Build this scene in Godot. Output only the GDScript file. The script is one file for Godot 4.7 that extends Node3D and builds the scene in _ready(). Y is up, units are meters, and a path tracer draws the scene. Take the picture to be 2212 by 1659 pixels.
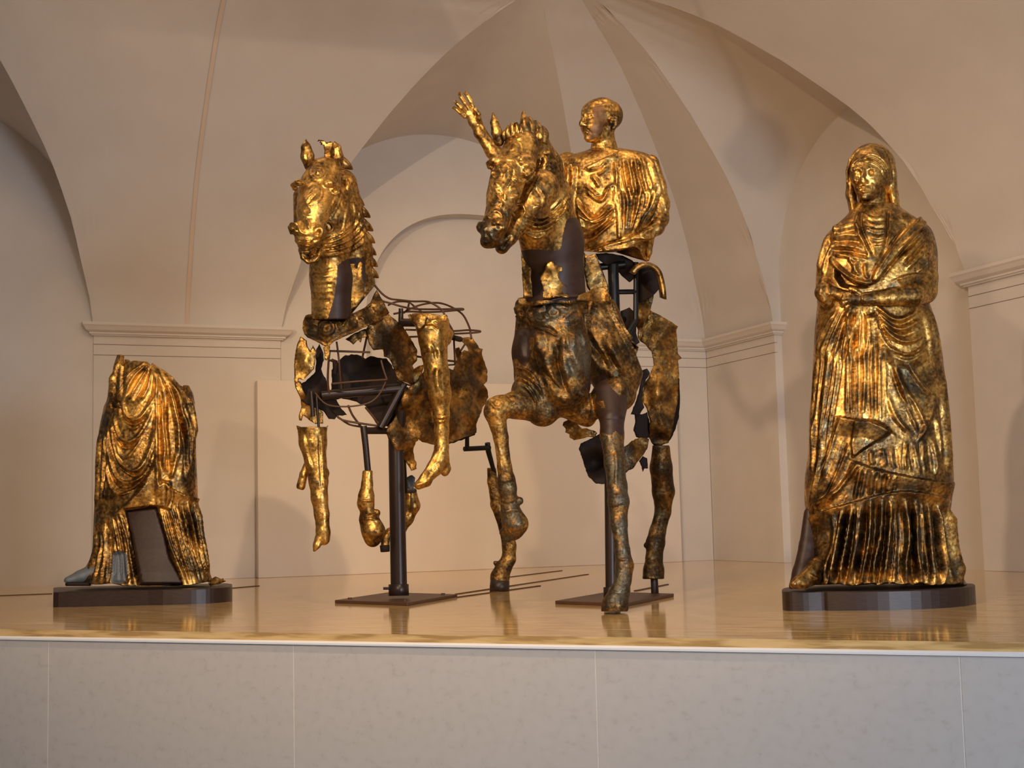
extends Node3D
# A museum stage with four gilded bronze fragments: the camera was solved from the room's lines (stage floor is y = 0).

const FOC := 2926.8
const EYE := Vector3(0, 0.36, 0)
const HALL := -1.2                     # the visitors' floor below the stage
var eye_basis := Basis(Vector3.RIGHT, 0.0989) * Basis(Vector3.BACK, -0.0241)
var CORNER := Vector3(1.5358, 0, -10.6162)          # where the back and the right wall meet
var NB := Vector3(-0.36850, 0, -0.92963)            # out through the back wall
var NR := Vector3(0.92963, 0, -0.36850)             # out through the right wall
var M := {}
var noise_a := FastNoiseLite.new()
var noise_b := FastNoiseLite.new()

func ray(x: float, y: float) -> Vector3:
	return eye_basis * Vector3(x - 1106.0, 829.5 - y, -FOC)

func at(x: float, y: float, depth: float) -> Vector3:
	var d := ray(x, y)
	return EYE + d * (depth / -d.z)

func floor_at(x: float, y: float) -> Vector3:
	var d := ray(x, y)
	return EYE + d * (-EYE.y / d.y)

func plan(side: int, along: float, out: float, h: float) -> Vector3:   # side 0 back wall, 1 right wall
	return CORNER - NR * (along if side == 0 else out) - NB * (out if side == 0 else along) + Vector3.UP * h

# ---------------------------------------------------------------- naming
var taken := {}
func numbered(called: String) -> String:
	var n: int = taken.get(called, 0)
	taken[called] = n + 1
	return called if n == 0 else "%s_%03d" % [called, n]

func tag(o: Node, label: String, category := "", group := "", kind := "") -> Node:
	if label: o.set_meta("label", label)
	if category: o.set_meta("category", category)
	if group: o.set_meta("group", group)
	if kind: o.set_meta("kind", kind)
	return o

func thing(called: String, label: String, category: String, where: Vector3, group := "") -> Node3D:
	var o := Node3D.new()
	o.name = numbered(called)
	add_child(o)
	o.position = where
	tag(o, label, category, group)
	return o

func base_of(parent: Node) -> Vector3:
	var p := Vector3.ZERO
	var n := parent
	while n != null and n != self:
		if n is Node3D: p += (n as Node3D).position
		n = n.get_parent()
	return p

func put(called: String, mesh: Mesh, mat: Material, parent: Node) -> MeshInstance3D:
	var o := MeshInstance3D.new()
	if parent == self:
		o.name = numbered(called)
		add_child(o)
	else:
		var k := 0
		for c in parent.get_children():
			if String(c.name) == called or String(c.name).begins_with(called + "_0"): k += 1
		o.name = called if k == 0 else "%s_%03d" % [called, k]
		parent.add_child(o, true)
	o.mesh = mesh
	o.material_override = null
	for i in mesh.get_surface_count(): mesh.surface_set_material(i, mat)
	return o

func structure(called: String, mesh: Mesh, mat: Material, parent: Node = self) -> MeshInstance3D:
	var o := put(called, mesh, mat, parent)
	if parent == self: o.set_meta("kind", "structure")
	return o

# ---------------------------------------------------------------- meshes in world space
# v: world points, t: triangles counter-clockwise from outside (turned as one if the closed volume comes out negative)
func solid(v: PackedVector3Array, t: PackedInt32Array, off: Vector3, col := PackedColorArray(), flat := false, check := true) -> ArrayMesh:
	var n := t.size()
	if check and n:
		var c := Vector3.ZERO
		for p in v: c += p
		c /= v.size()
		var vol := 0.0
		var i := 0
		while i < n:
			vol += (v[t[i]] - c).dot((v[t[i + 1]] - c).cross(v[t[i + 2]] - c))
			i += 3
		if vol < 0.0:
			i = 0
			while i < n:
				var s := t[i]
				t[i] = t[i + 1]
				t[i + 1] = s
				i += 3
	if flat:
		var v2 := PackedVector3Array()
		var t2 := PackedInt32Array()
		for k in n:
			v2.append(v[t[k]])
			t2.append(k)
		v = v2
		t = t2
		col = PackedColorArray()
	var nor := PackedVector3Array()
	nor.resize(v.size())
	var j := 0
	while j < n:
		var a := t[j]
		var b := t[j + 1]
		var c2 := t[j + 2]
		var f := (v[b] - v[a]).cross(v[c2] - v[a])
		nor[a] += f
		nor[b] += f
		nor[c2] += f
		t[j + 1] = c2
		t[j + 2] = b
		j += 3
	for k in v.size():
		nor[k] = nor[k].normalized() if nor[k].length_squared() > 0.0 else Vector3.UP
		v[k] -= off
	return pack(v, nor, t, col)

func pack(v: PackedVector3Array, nor: PackedVector3Array, t: PackedInt32Array, col: PackedColorArray) -> ArrayMesh:
	var a := []
	a.resize(Mesh.ARRAY_MAX)
	a[Mesh.ARRAY_VERTEX] = v
	a[Mesh.ARRAY_NORMAL] = nor
	a[Mesh.ARRAY_INDEX] = t
	if col.size() == v.size(): a[Mesh.ARRAY_COLOR] = col
	var m := ArrayMesh.new()
	m.add_surface_from_arrays(Mesh.PRIMITIVE_TRIANGLES, a)
	return m

# a prism: outline (world x, z) from y0 to y1 with a chamfer at the top edge
func prism(outline: PackedVector2Array, y0: float, y1: float, ch: float, off: Vector3) -> ArrayMesh:
	var n := outline.size()
	var c := Vector2.ZERO
	for p in outline: c += p
	c /= n
	var v := PackedVector3Array()
	var t := PackedInt32Array()
	var tops := Geometry2D.offset_polygon(outline, -ch)
	var rings := [[y0, 0.0], [y1 - ch, 0.0], [y1, ch]]
	for r in rings:
		for i in n:
			var p: Vector2 = outline[i]
			var a: Vector2 = outline[(i + n - 1) % n]
			var b: Vector2 = outline[(i + 1) % n]
			var d := ((p - a).normalized() + (b - p).normalized()).normalized()
			var inn := Vector2(-d.y, d.x)
			if inn.dot(c - p) < 0: inn = -inn
			p += inn * float(r[1])
			v.append(Vector3(p.x, r[0], p.y))
	for k in 2:
		for i in n:
			var a := k * n + i
			var b := k * n + (i + 1) % n
			t.append_array([a, b, b + n, a, b + n, a + n])
	for k in [0, 2]:
		var flat := PackedVector2Array()
		for i in n: flat.append(Vector2(v[k * n + i].x, v[k * n + i].z))
		var tri := Geometry2D.triangulate_polygon(flat)
		var i := 0
		while i < tri.size():
			var q := [tri[i] + k * n, tri[i + 1] + k * n, tri[i + 2] + k * n]
			var up: float = (v[q[1]] - v[q[0]]).cross(v[q[2]] - v[q[0]]).y
			# sides run with the outline; match their sense
			var side: float = (v[1] - v[0]).cross(v[1 + n] - v[0]).dot(v[0] - Vector3(c.x, v[0].y, c.y))
			var want := (1.0 if k == 2 else -1.0) * (1.0 if side > 0 else -1.0)
			if up * want < 0: q = [q[0], q[2], q[1]]
			t.append_array(q)
			i += 3
	return solid(v, t, off, PackedColorArray(), true)

# a box given by a corner and three edge vectors, edges chamfered
func block(o: Vector3, ex: Vector3, ey: Vector3, ez: Vector3, off := Vector3.ZERO, ch := 0.0) -> ArrayMesh:
	var v := PackedVector3Array()
	var t := PackedInt32Array()
	var L := [ex.length(), ey.length(), ez.length()]
	var u := [ex / L[0], ey / L[1], ez / L[2]]
	var idx := {}
	for k in 8:
		var sx := k & 1
		var sy := (k >> 1) & 1
		var sz := (k >> 2) & 1
		var p := o + ex * sx + ey * sy + ez * sz
		var inward := [u[0] * (ch if sx == 0 else -ch), u[1] * (ch if sy == 0 else -ch), u[2] * (ch if sz == 0 else -ch)]
		for f in 3:
			idx[k * 3 + f] = v.size()
			v.append(p + inward[(f + 1) % 3] + inward[(f + 2) % 3])
	for f in 3:
		var b1 := 1 << ((f + 1) % 3)
		var b2 := 1 << ((f + 2) % 3)
		for s in 2:
			var k0: int = s << f
			var q := [idx[k0 * 3 + f], idx[(k0 | b1) * 3 + f], idx[(k0 | b1 | b2) * 3 + f], idx[(k0 | b2) * 3 + f]]
			if s == 0: q.reverse()
			t.append_array([q[0], q[1], q[2], q[0], q[2], q[3]])
	if ch > 0.0:
		var mid := o + (ex + ey + ez) * 0.5
		var add := func(q: Array) -> void:
			for i in range(1, q.size() - 1):
				var a: Vector3 = v[q[0]]
				var b: Vector3 = v[q[i]]
				var c: Vector3 = v[q[i + 1]]
				if (b - a).cross(c - a).dot(a - mid) > 0: t.append_array([q[0], q[i], q[i + 1]])
				else: t.append_array([q[0], q[i + 1], q[i]])
		for f in 3:
			var b1 := 1 << ((f + 1) % 3)
			var b2 := 1 << ((f + 2) % 3)
			for s1 in 2:
				for s2 in 2:
					var k: int = b1 * s1 + b2 * s2
					var k2: int = k | (1 << f)
					add.call([idx[k * 3 + (f + 1) % 3], idx[k * 3 + (f + 2) % 3], idx[k2 * 3 + (f + 2) % 3], idx[k2 * 3 + (f + 1) % 3]])
		for k in 8: add.call([idx[k * 3], idx[k * 3 + 1], idx[k * 3 + 2]])
	var det := ex.dot(ey.cross(ez))
	if det < 0 and ch == 0.0:
		for i in range(0, t.size(), 3):
			var s := t[i]
			t[i] = t[i + 1]
			t[i + 1] = s
	return solid(v, t, off, PackedColorArray(), true)

# a grid of world points, rows of equal length, as a sheet (front towards «seen_from»)
func sheet(rows: Array, seen_from: Vector3, off := Vector3.ZERO, smooth := true) -> ArrayMesh:
	var v := PackedVector3Array()
	var t := PackedInt32Array()
	var w: int = rows[0].size()
	for r in rows:
		for p in r: v.append(p)
	for j in rows.size() - 1:
		for i in w - 1:
			var a := j * w + i
			t.append_array([a, a + 1, a + w + 1, a, a + w + 1, a + w])
	var s := 0.0
	for i in range(0, t.size(), 3):
		s += (v[t[i + 1]] - v[t[i]]).cross(v[t[i + 2]] - v[t[i]]).dot(seen_from - v[t[i]])
	if s < 0:
		for i in range(0, t.size(), 3):
			var q := t[i]
			t[i] = t[i + 1]
			t[i + 1] = q
	return solid(v, t, off, PackedColorArray(), not smooth, false)

# a profile (offsets out of the wall, height) swept along a path of world points with an outward vector at each
func moulding(profile: Array, path: Array, outs: Array, off := Vector3.ZERO) -> ArrayMesh:
	var v := PackedVector3Array()
	var t := PackedInt32Array()
	var n := profile.size()
	for k in path.size():
		for q in profile:
			v.append(path[k] + outs[k] * q[0] + Vector3.UP * q[1])
	for k in path.size() - 1:
		for i in n:
			var a := k * n + i
			var b := k * n + (i + 1) % n
			t.append_array([a, b, b + n, a, b + n, a + n])
	for k in [0, path.size() - 1]:
		for i in range(1, n - 1):
			if k == 0: t.append_array([0, i + 1, i])
			else: t.append_array([k * n, k * n + i, k * n + i + 1])
	return solid(v, t, off, PackedColorArray(), true)

const DAY := 34.0
const GLOW := 2.0
func _ready() -> void:
	# camera, surroundings and lights first
	var cam := Camera3D.new()
	cam.name = "camera"
	add_child(cam)
	cam.transform = Transform3D(eye_basis, EYE)
	cam.fov = rad_to_deg(2.0 * atan(829.5 / FOC))
	cam.near = 0.05
	cam.far = 60.0
	cam.current = true
	var we := WorldEnvironment.new()
	we.name = "surroundings"
	add_child(we)
	var env := Environment.new()
	env.background_mode = Environment.BG_COLOR
	env.background_color = Color(0.25, 0.27, 0.3)
	env.tonemap_mode = Environment.TONE_MAPPER_LINEAR
	env.tonemap_exposure = 0.86
	env.sdfgi_enabled = true
	env.ssao_enabled = true
	env.ssil_enabled = true
	we.environment = env
	materials()
	var warm := Color(1.0, 0.86, 0.70)
	var beam := Color(1.0, 0.87, 0.72)
	lamp(Vector3(-2.46, 3.0, 0.35), Vector3(0.3, 1.2, -6.6), 20.0, beam, 0.07, 30.0, "black ceiling spotlight aimed at the two horses")
	lamp(Vector3(-1.2, 1.75, 0.2), Vector3(1.6, 1.0, -5.6), 9.0, beam, 0.07, 17.0, "black ceiling spotlight aimed at the veiled woman")
	lamp(Vector3(-1.9, 1.6, 1.1), Vector3(-1.85, 0.9, -6.8), 8.0, beam, 0.07, 12.0, "black ceiling spotlight aimed at the headless figure")
	lamp(Vector3(0.1, 2.85, -5.6), Vector3(-0.35, 0.6, -9.6), 5.0, warm, 0.09, 33.0, "unseen fill spotlight added to brighten the arched niche in the back wall")  # added to wash the niche with light; no known lamp
	lamp(Vector3(-0.2, 3.2, -3.0), Vector3(-0.3, 0.0, -5.8), 6.0, warm, 0.09, 42.0, "unseen fill spotlight added to brighten the stage floor")  # added so the floor stays bright; no known lamp
	added_light_panel(Vector3(-1.7, 3.5, -6.2), Vector3(-1.2, 0.8, -9.0), Vector2(1.6, 0.7), 0.8, warm, "added luminous fill panel hung unseen over the left of the stage")
	added_light_panel(Vector3(1.2, 3.5, -5.4), Vector3(1.6, 0.8, -8.2), Vector2(1.6, 0.7), 1.2, warm, "added luminous fill panel hung unseen over the right of the stage")
	room()
	figures()

# ---------------------------------------------------------------- the place
const VAULT_Q: Array = [0.0, 0.05, 0.1, 0.256, 0.466, 0.666, 0.881, 1.144, 1.345, 1.531, 1.691, 2.2, 3.0, 4.0, 5.5]
const VAULT_H: Array = [1.70, 1.88, 2.01, 2.348, 2.65, 2.853, 3.045, 3.24, 3.37, 3.46, 3.53, 3.7, 3.85, 3.93, 3.95]
const WIDE := 9.5
const LONG := 12.0

func vault(q: float) -> float:
	if q <= 0.0: return VAULT_H[0]
	for i in VAULT_Q.size() - 1:
		if q < float(VAULT_Q[i + 1]):
			var f: float = (q - VAULT_Q[i]) / (VAULT_Q[i + 1] - VAULT_Q[i])
			return cubic_interpolate(VAULT_H[i], VAULT_H[i + 1], VAULT_H[maxi(i - 1, 0)], VAULT_H[mini(i + 2, VAULT_H.size() - 1)], f)
	return 3.95

func noise_map(freq: float, octaves: int, lo: Color, mid: Color, hi: Color, sd: int, size := 512, stops := [0.3, 0.5, 0.7]) -> NoiseTexture2D:
	var n := FastNoiseLite.new()
	n.seed = sd
	n.frequency = freq
	n.fractal_octaves = octaves
	var t := NoiseTexture2D.new()
	t.width = size
	t.height = size
	t.seamless = true
	t.normalize = true
	t.noise = n
	var g := Gradient.new()
	g.offsets = PackedFloat32Array(stops)
	g.colors = PackedColorArray([lo, mid, hi])
	t.color_ramp = g
	return t

func grey_map(freq: float, octaves: int, lo: float, hi: float, sd: int) -> NoiseTexture2D:
	return noise_map(freq, octaves, Color(lo, lo, lo), Color((lo + hi) / 2, (lo + hi) / 2, (lo + hi) / 2), Color(hi, hi, hi), sd, 256)

func simple(c: Color, rough: float, metallic := 0.0) -> StandardMaterial3D:
	var m := StandardMaterial3D.new()
	m.albedo_color = c
	m.roughness = rough
	m.metallic = metallic
	return m

func world_tex(m: StandardMaterial3D, per_metre: Vector3) -> void:
	m.uv1_triplanar = true
	m.uv1_world_triplanar = true
	m.uv1_scale = per_metre

func materials() -> void:
	noise_a.seed = 11
	noise_a.frequency = 0.016
	noise_a.fractal_octaves = 3
	noise_b.seed = 23
	noise_b.frequency = 0.085
	noise_b.fractal_octaves = 3
	var w := simple(Color(0.845, 0.815, 0.78), 0.9)
	w.albedo_texture = noise_map(0.012, 4, Color(0.985, 0.984, 0.983), Color(0.992, 0.992, 0.992), Color(1, 1, 1), 3)
	world_tex(w, Vector3.ONE * 0.45)
	M.wall = w
	M.trim = simple(Color(0.845, 0.815, 0.78), 0.85)
	M.groove_shade = simple(Color(0.50, 0.43, 0.37), 0.9)
	M.seam = simple(Color(0.85, 0.765, 0.68), 0.9)
	M.panel = simple(Color(0.87, 0.825, 0.77), 0.6)
	var f := simple(Color(0.88, 0.75, 0.53), 0.10)
	f.albedo_texture = noise_map(0.02, 4, Color(0.80, 0.76, 0.70), Color(0.94, 0.92, 0.88), Color(1, 1, 1), 5)
	f.metallic_specular = 0.5
	f.uv1_scale = Vector3(0.35, 3.4, 1)
	M.floor = f
	var s := simple(Color(0.79, 0.775, 0.765), 0.55)
	s.albedo_texture = noise_map(0.03, 4, Color(0.93, 0.925, 0.915), Color(0.985, 0.985, 0.985), Color(1, 1, 1), 9, 512, [0.1, 0.3, 0.6])
	world_tex(s, Vector3.ONE * 1.5)
	M.stone = s
	M.slab = simple(Color(0.77, 0.74, 0.68), 0.35)
	M.white = simple(Color(0.92, 0.93, 0.95), 0.5)
	M.grout = simple(Color(0.90, 0.88, 0.84), 0.7)
	M.hall = simple(Color(0.42, 0.38, 0.34), 0.4)
	# gilded bronze, corroded bronze, the dark filling resin, painted steel
	var g := simple(Color.WHITE, 1.0, 1.0)
	g.vertex_color_use_as_albedo = true
	g.albedo_texture = noise_map(0.045, 4, Color(0.62, 0.55, 0.46), Color(0.93, 0.91, 0.88), Color(1, 1, 1), 21, 512, [0.18, 0.40, 0.62])
	g.roughness_texture = grey_map(0.03, 4, 0.30, 0.52, 22)
	g.heightmap_enabled = true
	g.heightmap_texture = grey_map(0.05, 4, 0.0, 1.0, 24)
	g.heightmap_scale = 0.06
	world_tex(g, Vector3.ONE * 3.2)
	M.gilt = g
	var b: StandardMaterial3D = g.duplicate()
	b.roughness_texture = grey_map(0.03, 4, 0.42, 0.68, 26)
	b.heightmap_scale = 0.14
	M.bronze = b
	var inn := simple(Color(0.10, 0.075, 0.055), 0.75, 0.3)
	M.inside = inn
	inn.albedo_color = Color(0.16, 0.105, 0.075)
	var r := simple(Color(0.20, 0.12, 0.09), 0.5)
	r.albedo_texture = noise_map(0.03, 3, Color(0.82, 0.8, 0.8), Color(0.93, 0.92, 0.92), Color(1, 1, 1), 31, 256)
	world_tex(r, Vector3.ONE * 4.0)
	M.resin = r
	var rl: StandardMaterial3D = r.duplicate()
	rl.albedo_color = Color(0.60, 0.45, 0.31)
	rl.metallic = 0.8
	M.resin_light = rl
	M.steel = simple(Color(0.18, 0.13, 0.115), 0.36, 0.25)
	M.black = simple(Color(0.055, 0.055, 0.065), 0.4, 0.2)
	M.brown = simple(Color(0.33, 0.22, 0.15), 0.5)
	var p := simple(Color(0.19, 0.125, 0.10), 0.42)
	p.albedo_texture = noise_map(0.04, 3, Color(0.8, 0.78, 0.78), Color(0.92, 0.9, 0.9), Color(1, 1, 1), 33, 256)
	world_tex(p, Vector3(2, 14, 2))
	M.plinth = p
	M.lead = simple(Color(0.40, 0.43, 0.45), 0.55, 0.2)

# a ceiling spotlight: rod, can and glowing face; the light is as large as the face
func lamp(where: Vector3, towards: Vector3, energy: float, c: Color, size: float, cone: float, label: String) -> void:
	var t := thing("spotlight", label, "spotlight", where, "")
	var d := (towards - where).normalized()
	var x := d.cross(Vector3.UP).normalized()
	var y := x.cross(d)
	var rim := []
	for k in [[-0.24, 0.02], [-0.24, 0.07], [-0.2, 0.085], [0.0, 0.1], [0.0, 0.085], [-0.012, 0.08]]:
		var row := []
		for i in 25:
			var a := TAU * i / 24.0
			row.append(where + d * (float(k[0]) - 0.02) + (x * cos(a) + y * sin(a)) * float(k[1]))
		rim.append(row)
	put("housing", sheet(rim, where + d * 3.0, where), M.black, t)
	var face := CylinderMesh.new()
	face.top_radius = 0.08
	face.bottom_radius = 0.08
	face.height = 0.006
	var e := simple(Color(0.9, 0.85, 0.75), 0.5)
	e.emission_enabled = true
	e.emission = c
	e.emission_energy_multiplier = 3.0
	var f := put("lamp_glass", face, e, t)
	f.basis = Basis(x, -d, y).orthonormalized()
	f.position = -d * 0.03
	var top := vault(4.0)
	var rod := CylinderMesh.new()
	rod.top_radius = 0.012
	rod.bottom_radius = 0.012
	rod.height = maxf(0.1, top - where.y)
	var r := put("rod", rod, M.black, t)
	r.position = -d * 0.14 + Vector3.UP * rod.height * 0.5
	var l := SpotLight3D.new()
	l.name = "beam"
	t.add_child(l)
	l.transform = Transform3D(Basis.looking_at(d), d * 0.05)
	l.light_energy = energy
	l.light_color = c
	l.light_size = size
	l.spot_range = 30.0
	l.spot_attenuation = 2.0
	l.spot_angle = cone
	l.spot_angle_attenuation = 0.9
	l.shadow_enabled = true

# a fill light added out of view as a panel hung from the vault: tray, glowing face, and an area light as large as the face
func added_light_panel(where: Vector3, towards: Vector3, size: Vector2, energy: float, c: Color, label: String) -> void:
	var t := thing("added_light_panel", label, "added light panel", where, "")
	var d := (towards - where).normalized()
	var x := d.cross(Vector3.UP).normalized()
	var y := x.cross(d)
	put("tray", block(where - x * (size.x * 0.5 + 0.03) - y * (size.y * 0.5 + 0.03) - d * 0.06, x * (size.x + 0.06), y * (size.y + 0.06), d * 0.05, where, 0.004), M.black, t)
	var e := simple(Color(0.9, 0.88, 0.85), 0.6)
	e.emission_enabled = true
	e.emission = c
	e.emission_energy_multiplier = GLOW
	put("lamp_diffuser", block(where - x * size.x * 0.5 - y * size.y * 0.5 - d * 0.01, x * size.x, y * size.y, d * 0.006, where), e, t)
	for s in [-0.4, 0.4]:
		put("hanger", block(where + x * size.x * s - d * 0.05 - x * 0.006, x * 0.012, Vector3.UP * maxf(0.2, 3.85 - where.y), Vector3(0, 0, 0.012), where), M.black, t)
	var l := AreaLight3D.new()
	l.name = "panel_glow"
	t.add_child(l)
	l.area_size = size
	l.light_color = c
	l.light_energy = energy
	l.area_range = 30.0
	l.shadow_enabled = true
	l.transform = Transform3D(Basis.looking_at(d), d * 0.004)

func pier_blocks(side: int, spans: Array, parent: Node, count: Array) -> void:
	for sp in spans:
		var a: float = sp[0]
		var b: float = sp[1]
		var o := plan(side, a, 0.0, 0.0)
		var along := plan(side, b, 0.0, 0.0) - o
		var back := (NB if side == 0 else NR) * 0.07
		put("pier", block(o + Vector3.UP * 0.0, along, Vector3.UP * 1.72, back, Vector3.ZERO, 0.002), M.wall, parent)

const CORNICE: Array = [[-0.01, 1.718], [0.075, 1.718], [0.075, 1.700], [0.066, 1.690], [0.052, 1.668], [0.036, 1.658], [0.030, 1.656], [0.030, 1.644], [0.018, 1.644], [0.018, 1.634], [-0.01, 1.634]]

func cornices(name_: String, path: Array, outs: Array) -> void:
	structure(name_, moulding(CORNICE, path, outs), M.trim)
	for h in [1.575, 1.504]:
		pass

func room() -> void:
	# --- back wall with its shallow arched niche
	var wb := CSGCombiner3D.new()
	wb.name = "wall_back"
	add_child(wb)
	wb.set_meta("kind", "structure")
	var slab := CSGBox3D.new()
	slab.name = "masonry"
	wb.add_child(slab)
	slab.size = Vector3(WIDE + 0.6, 5.6, 0.5)
	slab.material = M.wall
	wb.transform = Transform3D(Basis(NR, Vector3.UP, -NB), plan(0, 0, -0.015, 0))
	slab.position = Vector3(-WIDE / 2, 1.5, -0.25)
	var arch := CSGPolygon3D.new()
	arch.name = "niche"
	wb.add_child(arch)
	var pa := PackedVector2Array([Vector2(0.83, 0.003), Vector2(0.83, 1.75)])
	for k in range(1, 48):
		var a := PI * k / 48.0
		var e := 2.0 / 2.4
		pa.append(Vector2(signf(cos(a)) * pow(absf(cos(a)), e) * 0.83, 1.75 + pow(sin(a), e) * 0.87))
	pa.append_array([Vector2(-0.83, 1.75), Vector2(-0.83, 0.003)])
	arch.polygon = pa
	arch.depth = 0.5
	arch.operation = CSGShape3D.OPERATION_SUBTRACTION
	arch.material = M.wall
	arch.position = Vector3(-1.93, 0, 0.36)
	var piers_b := [[0.0, 0.99], [3.38, 4.63], [7.02, 8.27]]
	var piers_r := [[0.0, 0.99], [3.05, 4.2], [6.3, 7.4]]
	var pb := Node3D.new()
	pb.name = "wall_back_piers"
	add_child(pb)
	pb.set_meta("kind", "structure")
	pier_blocks(0, piers_b, pb, [])
	var wr := structure("wall_right", block(plan(1, -0.5, -0.06, HALL - 0.1), plan(1, LONG + 0.3, -0.06, 0) - plan(1, -0.5, -0.06, 0), Vector3.UP * 5.6, NR * 0.4), M.wall)
	var pr := Node3D.new()
	pr.name = "wall_right_piers"
	add_child(pr)
	pr.set_meta("kind", "structure")
	pier_blocks(1, piers_r, pr, [])
	structure("wall_left", block(plan(0, WIDE, -0.4, HALL - 0.1), -NR * 0.3, Vector3.UP * 5.6, plan(1, LONG + 0.3, 0, 0) - plan(1, -0.4, 0, 0)), M.wall)
	# --- cornices: outside corners mitred, the pair in the room's corner one piece
	var n := 1
	for side in 2:
		for sp in (piers_b if side == 0 else piers_r):
			var out := -NB if side == 0 else -NR
			var al := -NR if side == 0 else -NB
			if sp[0] == 0.0:
				if side == 1: continue
				var p := [plan(0, 0.99, -0.08, 0), plan(0, 0.99, 0, 0), CORNER, plan(1, 0.99, 0, 0), plan(1, 0.99, -0.08, 0)]
				var o := [-NR, -NB - NR, -NB - NR, -NB - NR, -NB]
				structure("trim_%d" % n, moulding(CORNICE, p, o), M.trim)
			else:
				var p := [plan(side, sp[0], -0.08, 0), plan(side, sp[0], 0, 0), plan(side, sp[1], 0, 0), plan(side, sp[1], -0.08, 0)]
				structure("trim_%d" % n, moulding(CORNICE, p, [-al, out - al, out + al, al]), M.trim)
			n += 1
	# dark strips painting the shade of the two incised lines below each cornice
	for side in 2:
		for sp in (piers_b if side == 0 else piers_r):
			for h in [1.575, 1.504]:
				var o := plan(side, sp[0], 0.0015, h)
				structure("trim_%d" % n, block(o, plan(side, sp[1], 0.0015, h) - o, Vector3.UP * 0.0035, (NB if side == 0 else NR) * 0.02), M.groove_shade)
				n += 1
	# --- vault: cloister webs with lunettes cut in over the niches
	var ce := Node3D.new()
	ce.name = "ceiling"
	add_child(ce)
	ce.set_meta("kind", "structure")
	var lun := [[[2.185, 1.195, 1.92], [5.825, 1.195, 1.92]], [[2.02, 1.03, 1.95], [5.25, 1.05, 1.95]]]
	for side in 2:
		var far := WIDE if side == 0 else LONG
		var span := LONG if side == 0 else WIDE
		var cols := []
		var rec := -0.015 if side == 0 else -0.06
		var s := 0.0
		while s < far + 0.001:
			cols.append(s)
			s += 0.06
		for l in lun[side]:
			for k in 41:
				cols.append(l[0] + l[1] * sin(PI * (k / 40.0 - 0.5)))
		cols.sort()
		var rows := []
		for c in cols:
			var q0 := 0.0
			for l in lun[side]:
				if absf(c - l[0]) < l[1]: q0 = l[2] * (1.0 - absf(c - l[0]) / l[1])
			var q1 := minf(span * 0.5, minf(c, far - c))
			var row := []
			for k in 41:
				var f := k / 40.0
				var q := lerpf(minf(q0, q1), q1, f * f)
				row.append(plan(side, c, q, vault(q)))
			rows.append(row)
		put("vault_web", sheet(rows, plan(0, 4, 5, 0)), M.wall, ce)
		for l in lun[side]:
			var lr := []
			for k in range(-48, 49):
				var f := 1.0 - absf(k) / 48.0
				var sg := signf(k)
				# foot of the web along the groin, paired with the arch on the wall
				var q: float = l[2] * pow(f, 1.7)
				var g := plan(side, l[0] + sg * l[1] * (1.0 - q / l[2]), q, vault(q))
				var reach: float = f * (0.31 + PI * 0.5 * l[1])
				var w: Vector3
				if reach < 0.31: w = plan(side, l[0] + sg * l[1], rec, 1.70 + reach)
				else:
					var a: float = (reach - 0.31) / l[1]
					w = plan(side, l[0] + sg * l[1] * cos(a), rec, 2.01 + l[1] * sin(a))
				var row := []
				for j in 13: row.append(w.lerp(g, j / 12.0))
				lr.append(row)
			put("lunette", sheet(lr, plan(0, 4, 5, 0)), M.wall, ce)
	for side in 2:   # the two webs over the visitors
		var rows := []
		for k in 41:
			var q := k / 40.0
			var row := []
			for j in 41:
				var u := j / 40.0
				if side == 0:
					var qq := q * WIDE * 0.5
					row.append(plan(0, lerpf(qq, WIDE - qq, u), LONG - qq, vault(qq)))
				else:
					var qq := q * WIDE * 0.5
					row.append(plan(0, WIDE - qq, lerpf(qq, LONG - qq, u), vault(qq)))
			rows.append(row)
		put("vault_web", sheet(rows, plan(0, 4, 5, 0)), M.wall, ce)
	structure("roof", block(plan(0, -0.5, -0.6, 4.0), -NR * (WIDE + 1.0), Vector3.UP * 0.3, -NB * (LONG + 1.2)), M.wall)
	# the crease painted down the middle of each pier's web
	for c in [4.022, 7.645]:
		var path := []
		var outs := []
		for k in 60:
			var q := 0.004 + k * 0.045
			path.append(plan(0, c, q, vault(q)))
			outs.append(-NR)
		var v := []
		for w in [-0.013, 0.013]:
			var row := []
			for k in 60: row.append(path[k] - NR * w - NB * 0.004 + Vector3.DOWN * 0.004)
			v.append(row)
		structure("trim_%d" % n, sheet(v, EYE), M.seam)
		n += 1
	# --- the stage
	var e0 := Vector3(-1.907, 0, -5.05)
	var u := Vector3(1.342 + 1.907, 0, -3.65 + 5.05).normalized()
	var inn := Vector3(u.z, 0, -u.x)
	var la := -4.9
	var ra := 7.45
	var d1 := inn.dot(floor_at(1106, 1357.5) - e0)
	var fl := Node3D.new()
	fl.name = "floor"
	add_child(fl)
	fl.set_meta("kind", "structure")
	var flat := func(p: Vector3) -> Vector2: return Vector2(p.x, p.z)
	var streak := func(o: MeshInstance3D, poly: PackedVector2Array) -> void: pass
	var L := e0 + u * la
	var R := e0 + u * ra
	floor_slab(fl, [L + inn * (d1 + 0.002), R + inn * (d1 + 0.002), plan(1, 0, -0.06, 0), plan(0, 0, -0.06, 0), plan(0, 8.5, -0.06, 0)], u, inn, e0, "slab")
	floor_slab(fl, [L, R, R + inn * (d1 - 0.002), L + inn * (d1 - 0.002)], u, inn, e0, "edge_slab")
	put("grout_line", block(L + inn * (d1 - 0.004) + Vector3.DOWN * 0.02, u * (ra - la), Vector3.UP * 0.0195, inn * 0.008), M.grout, fl)
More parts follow.
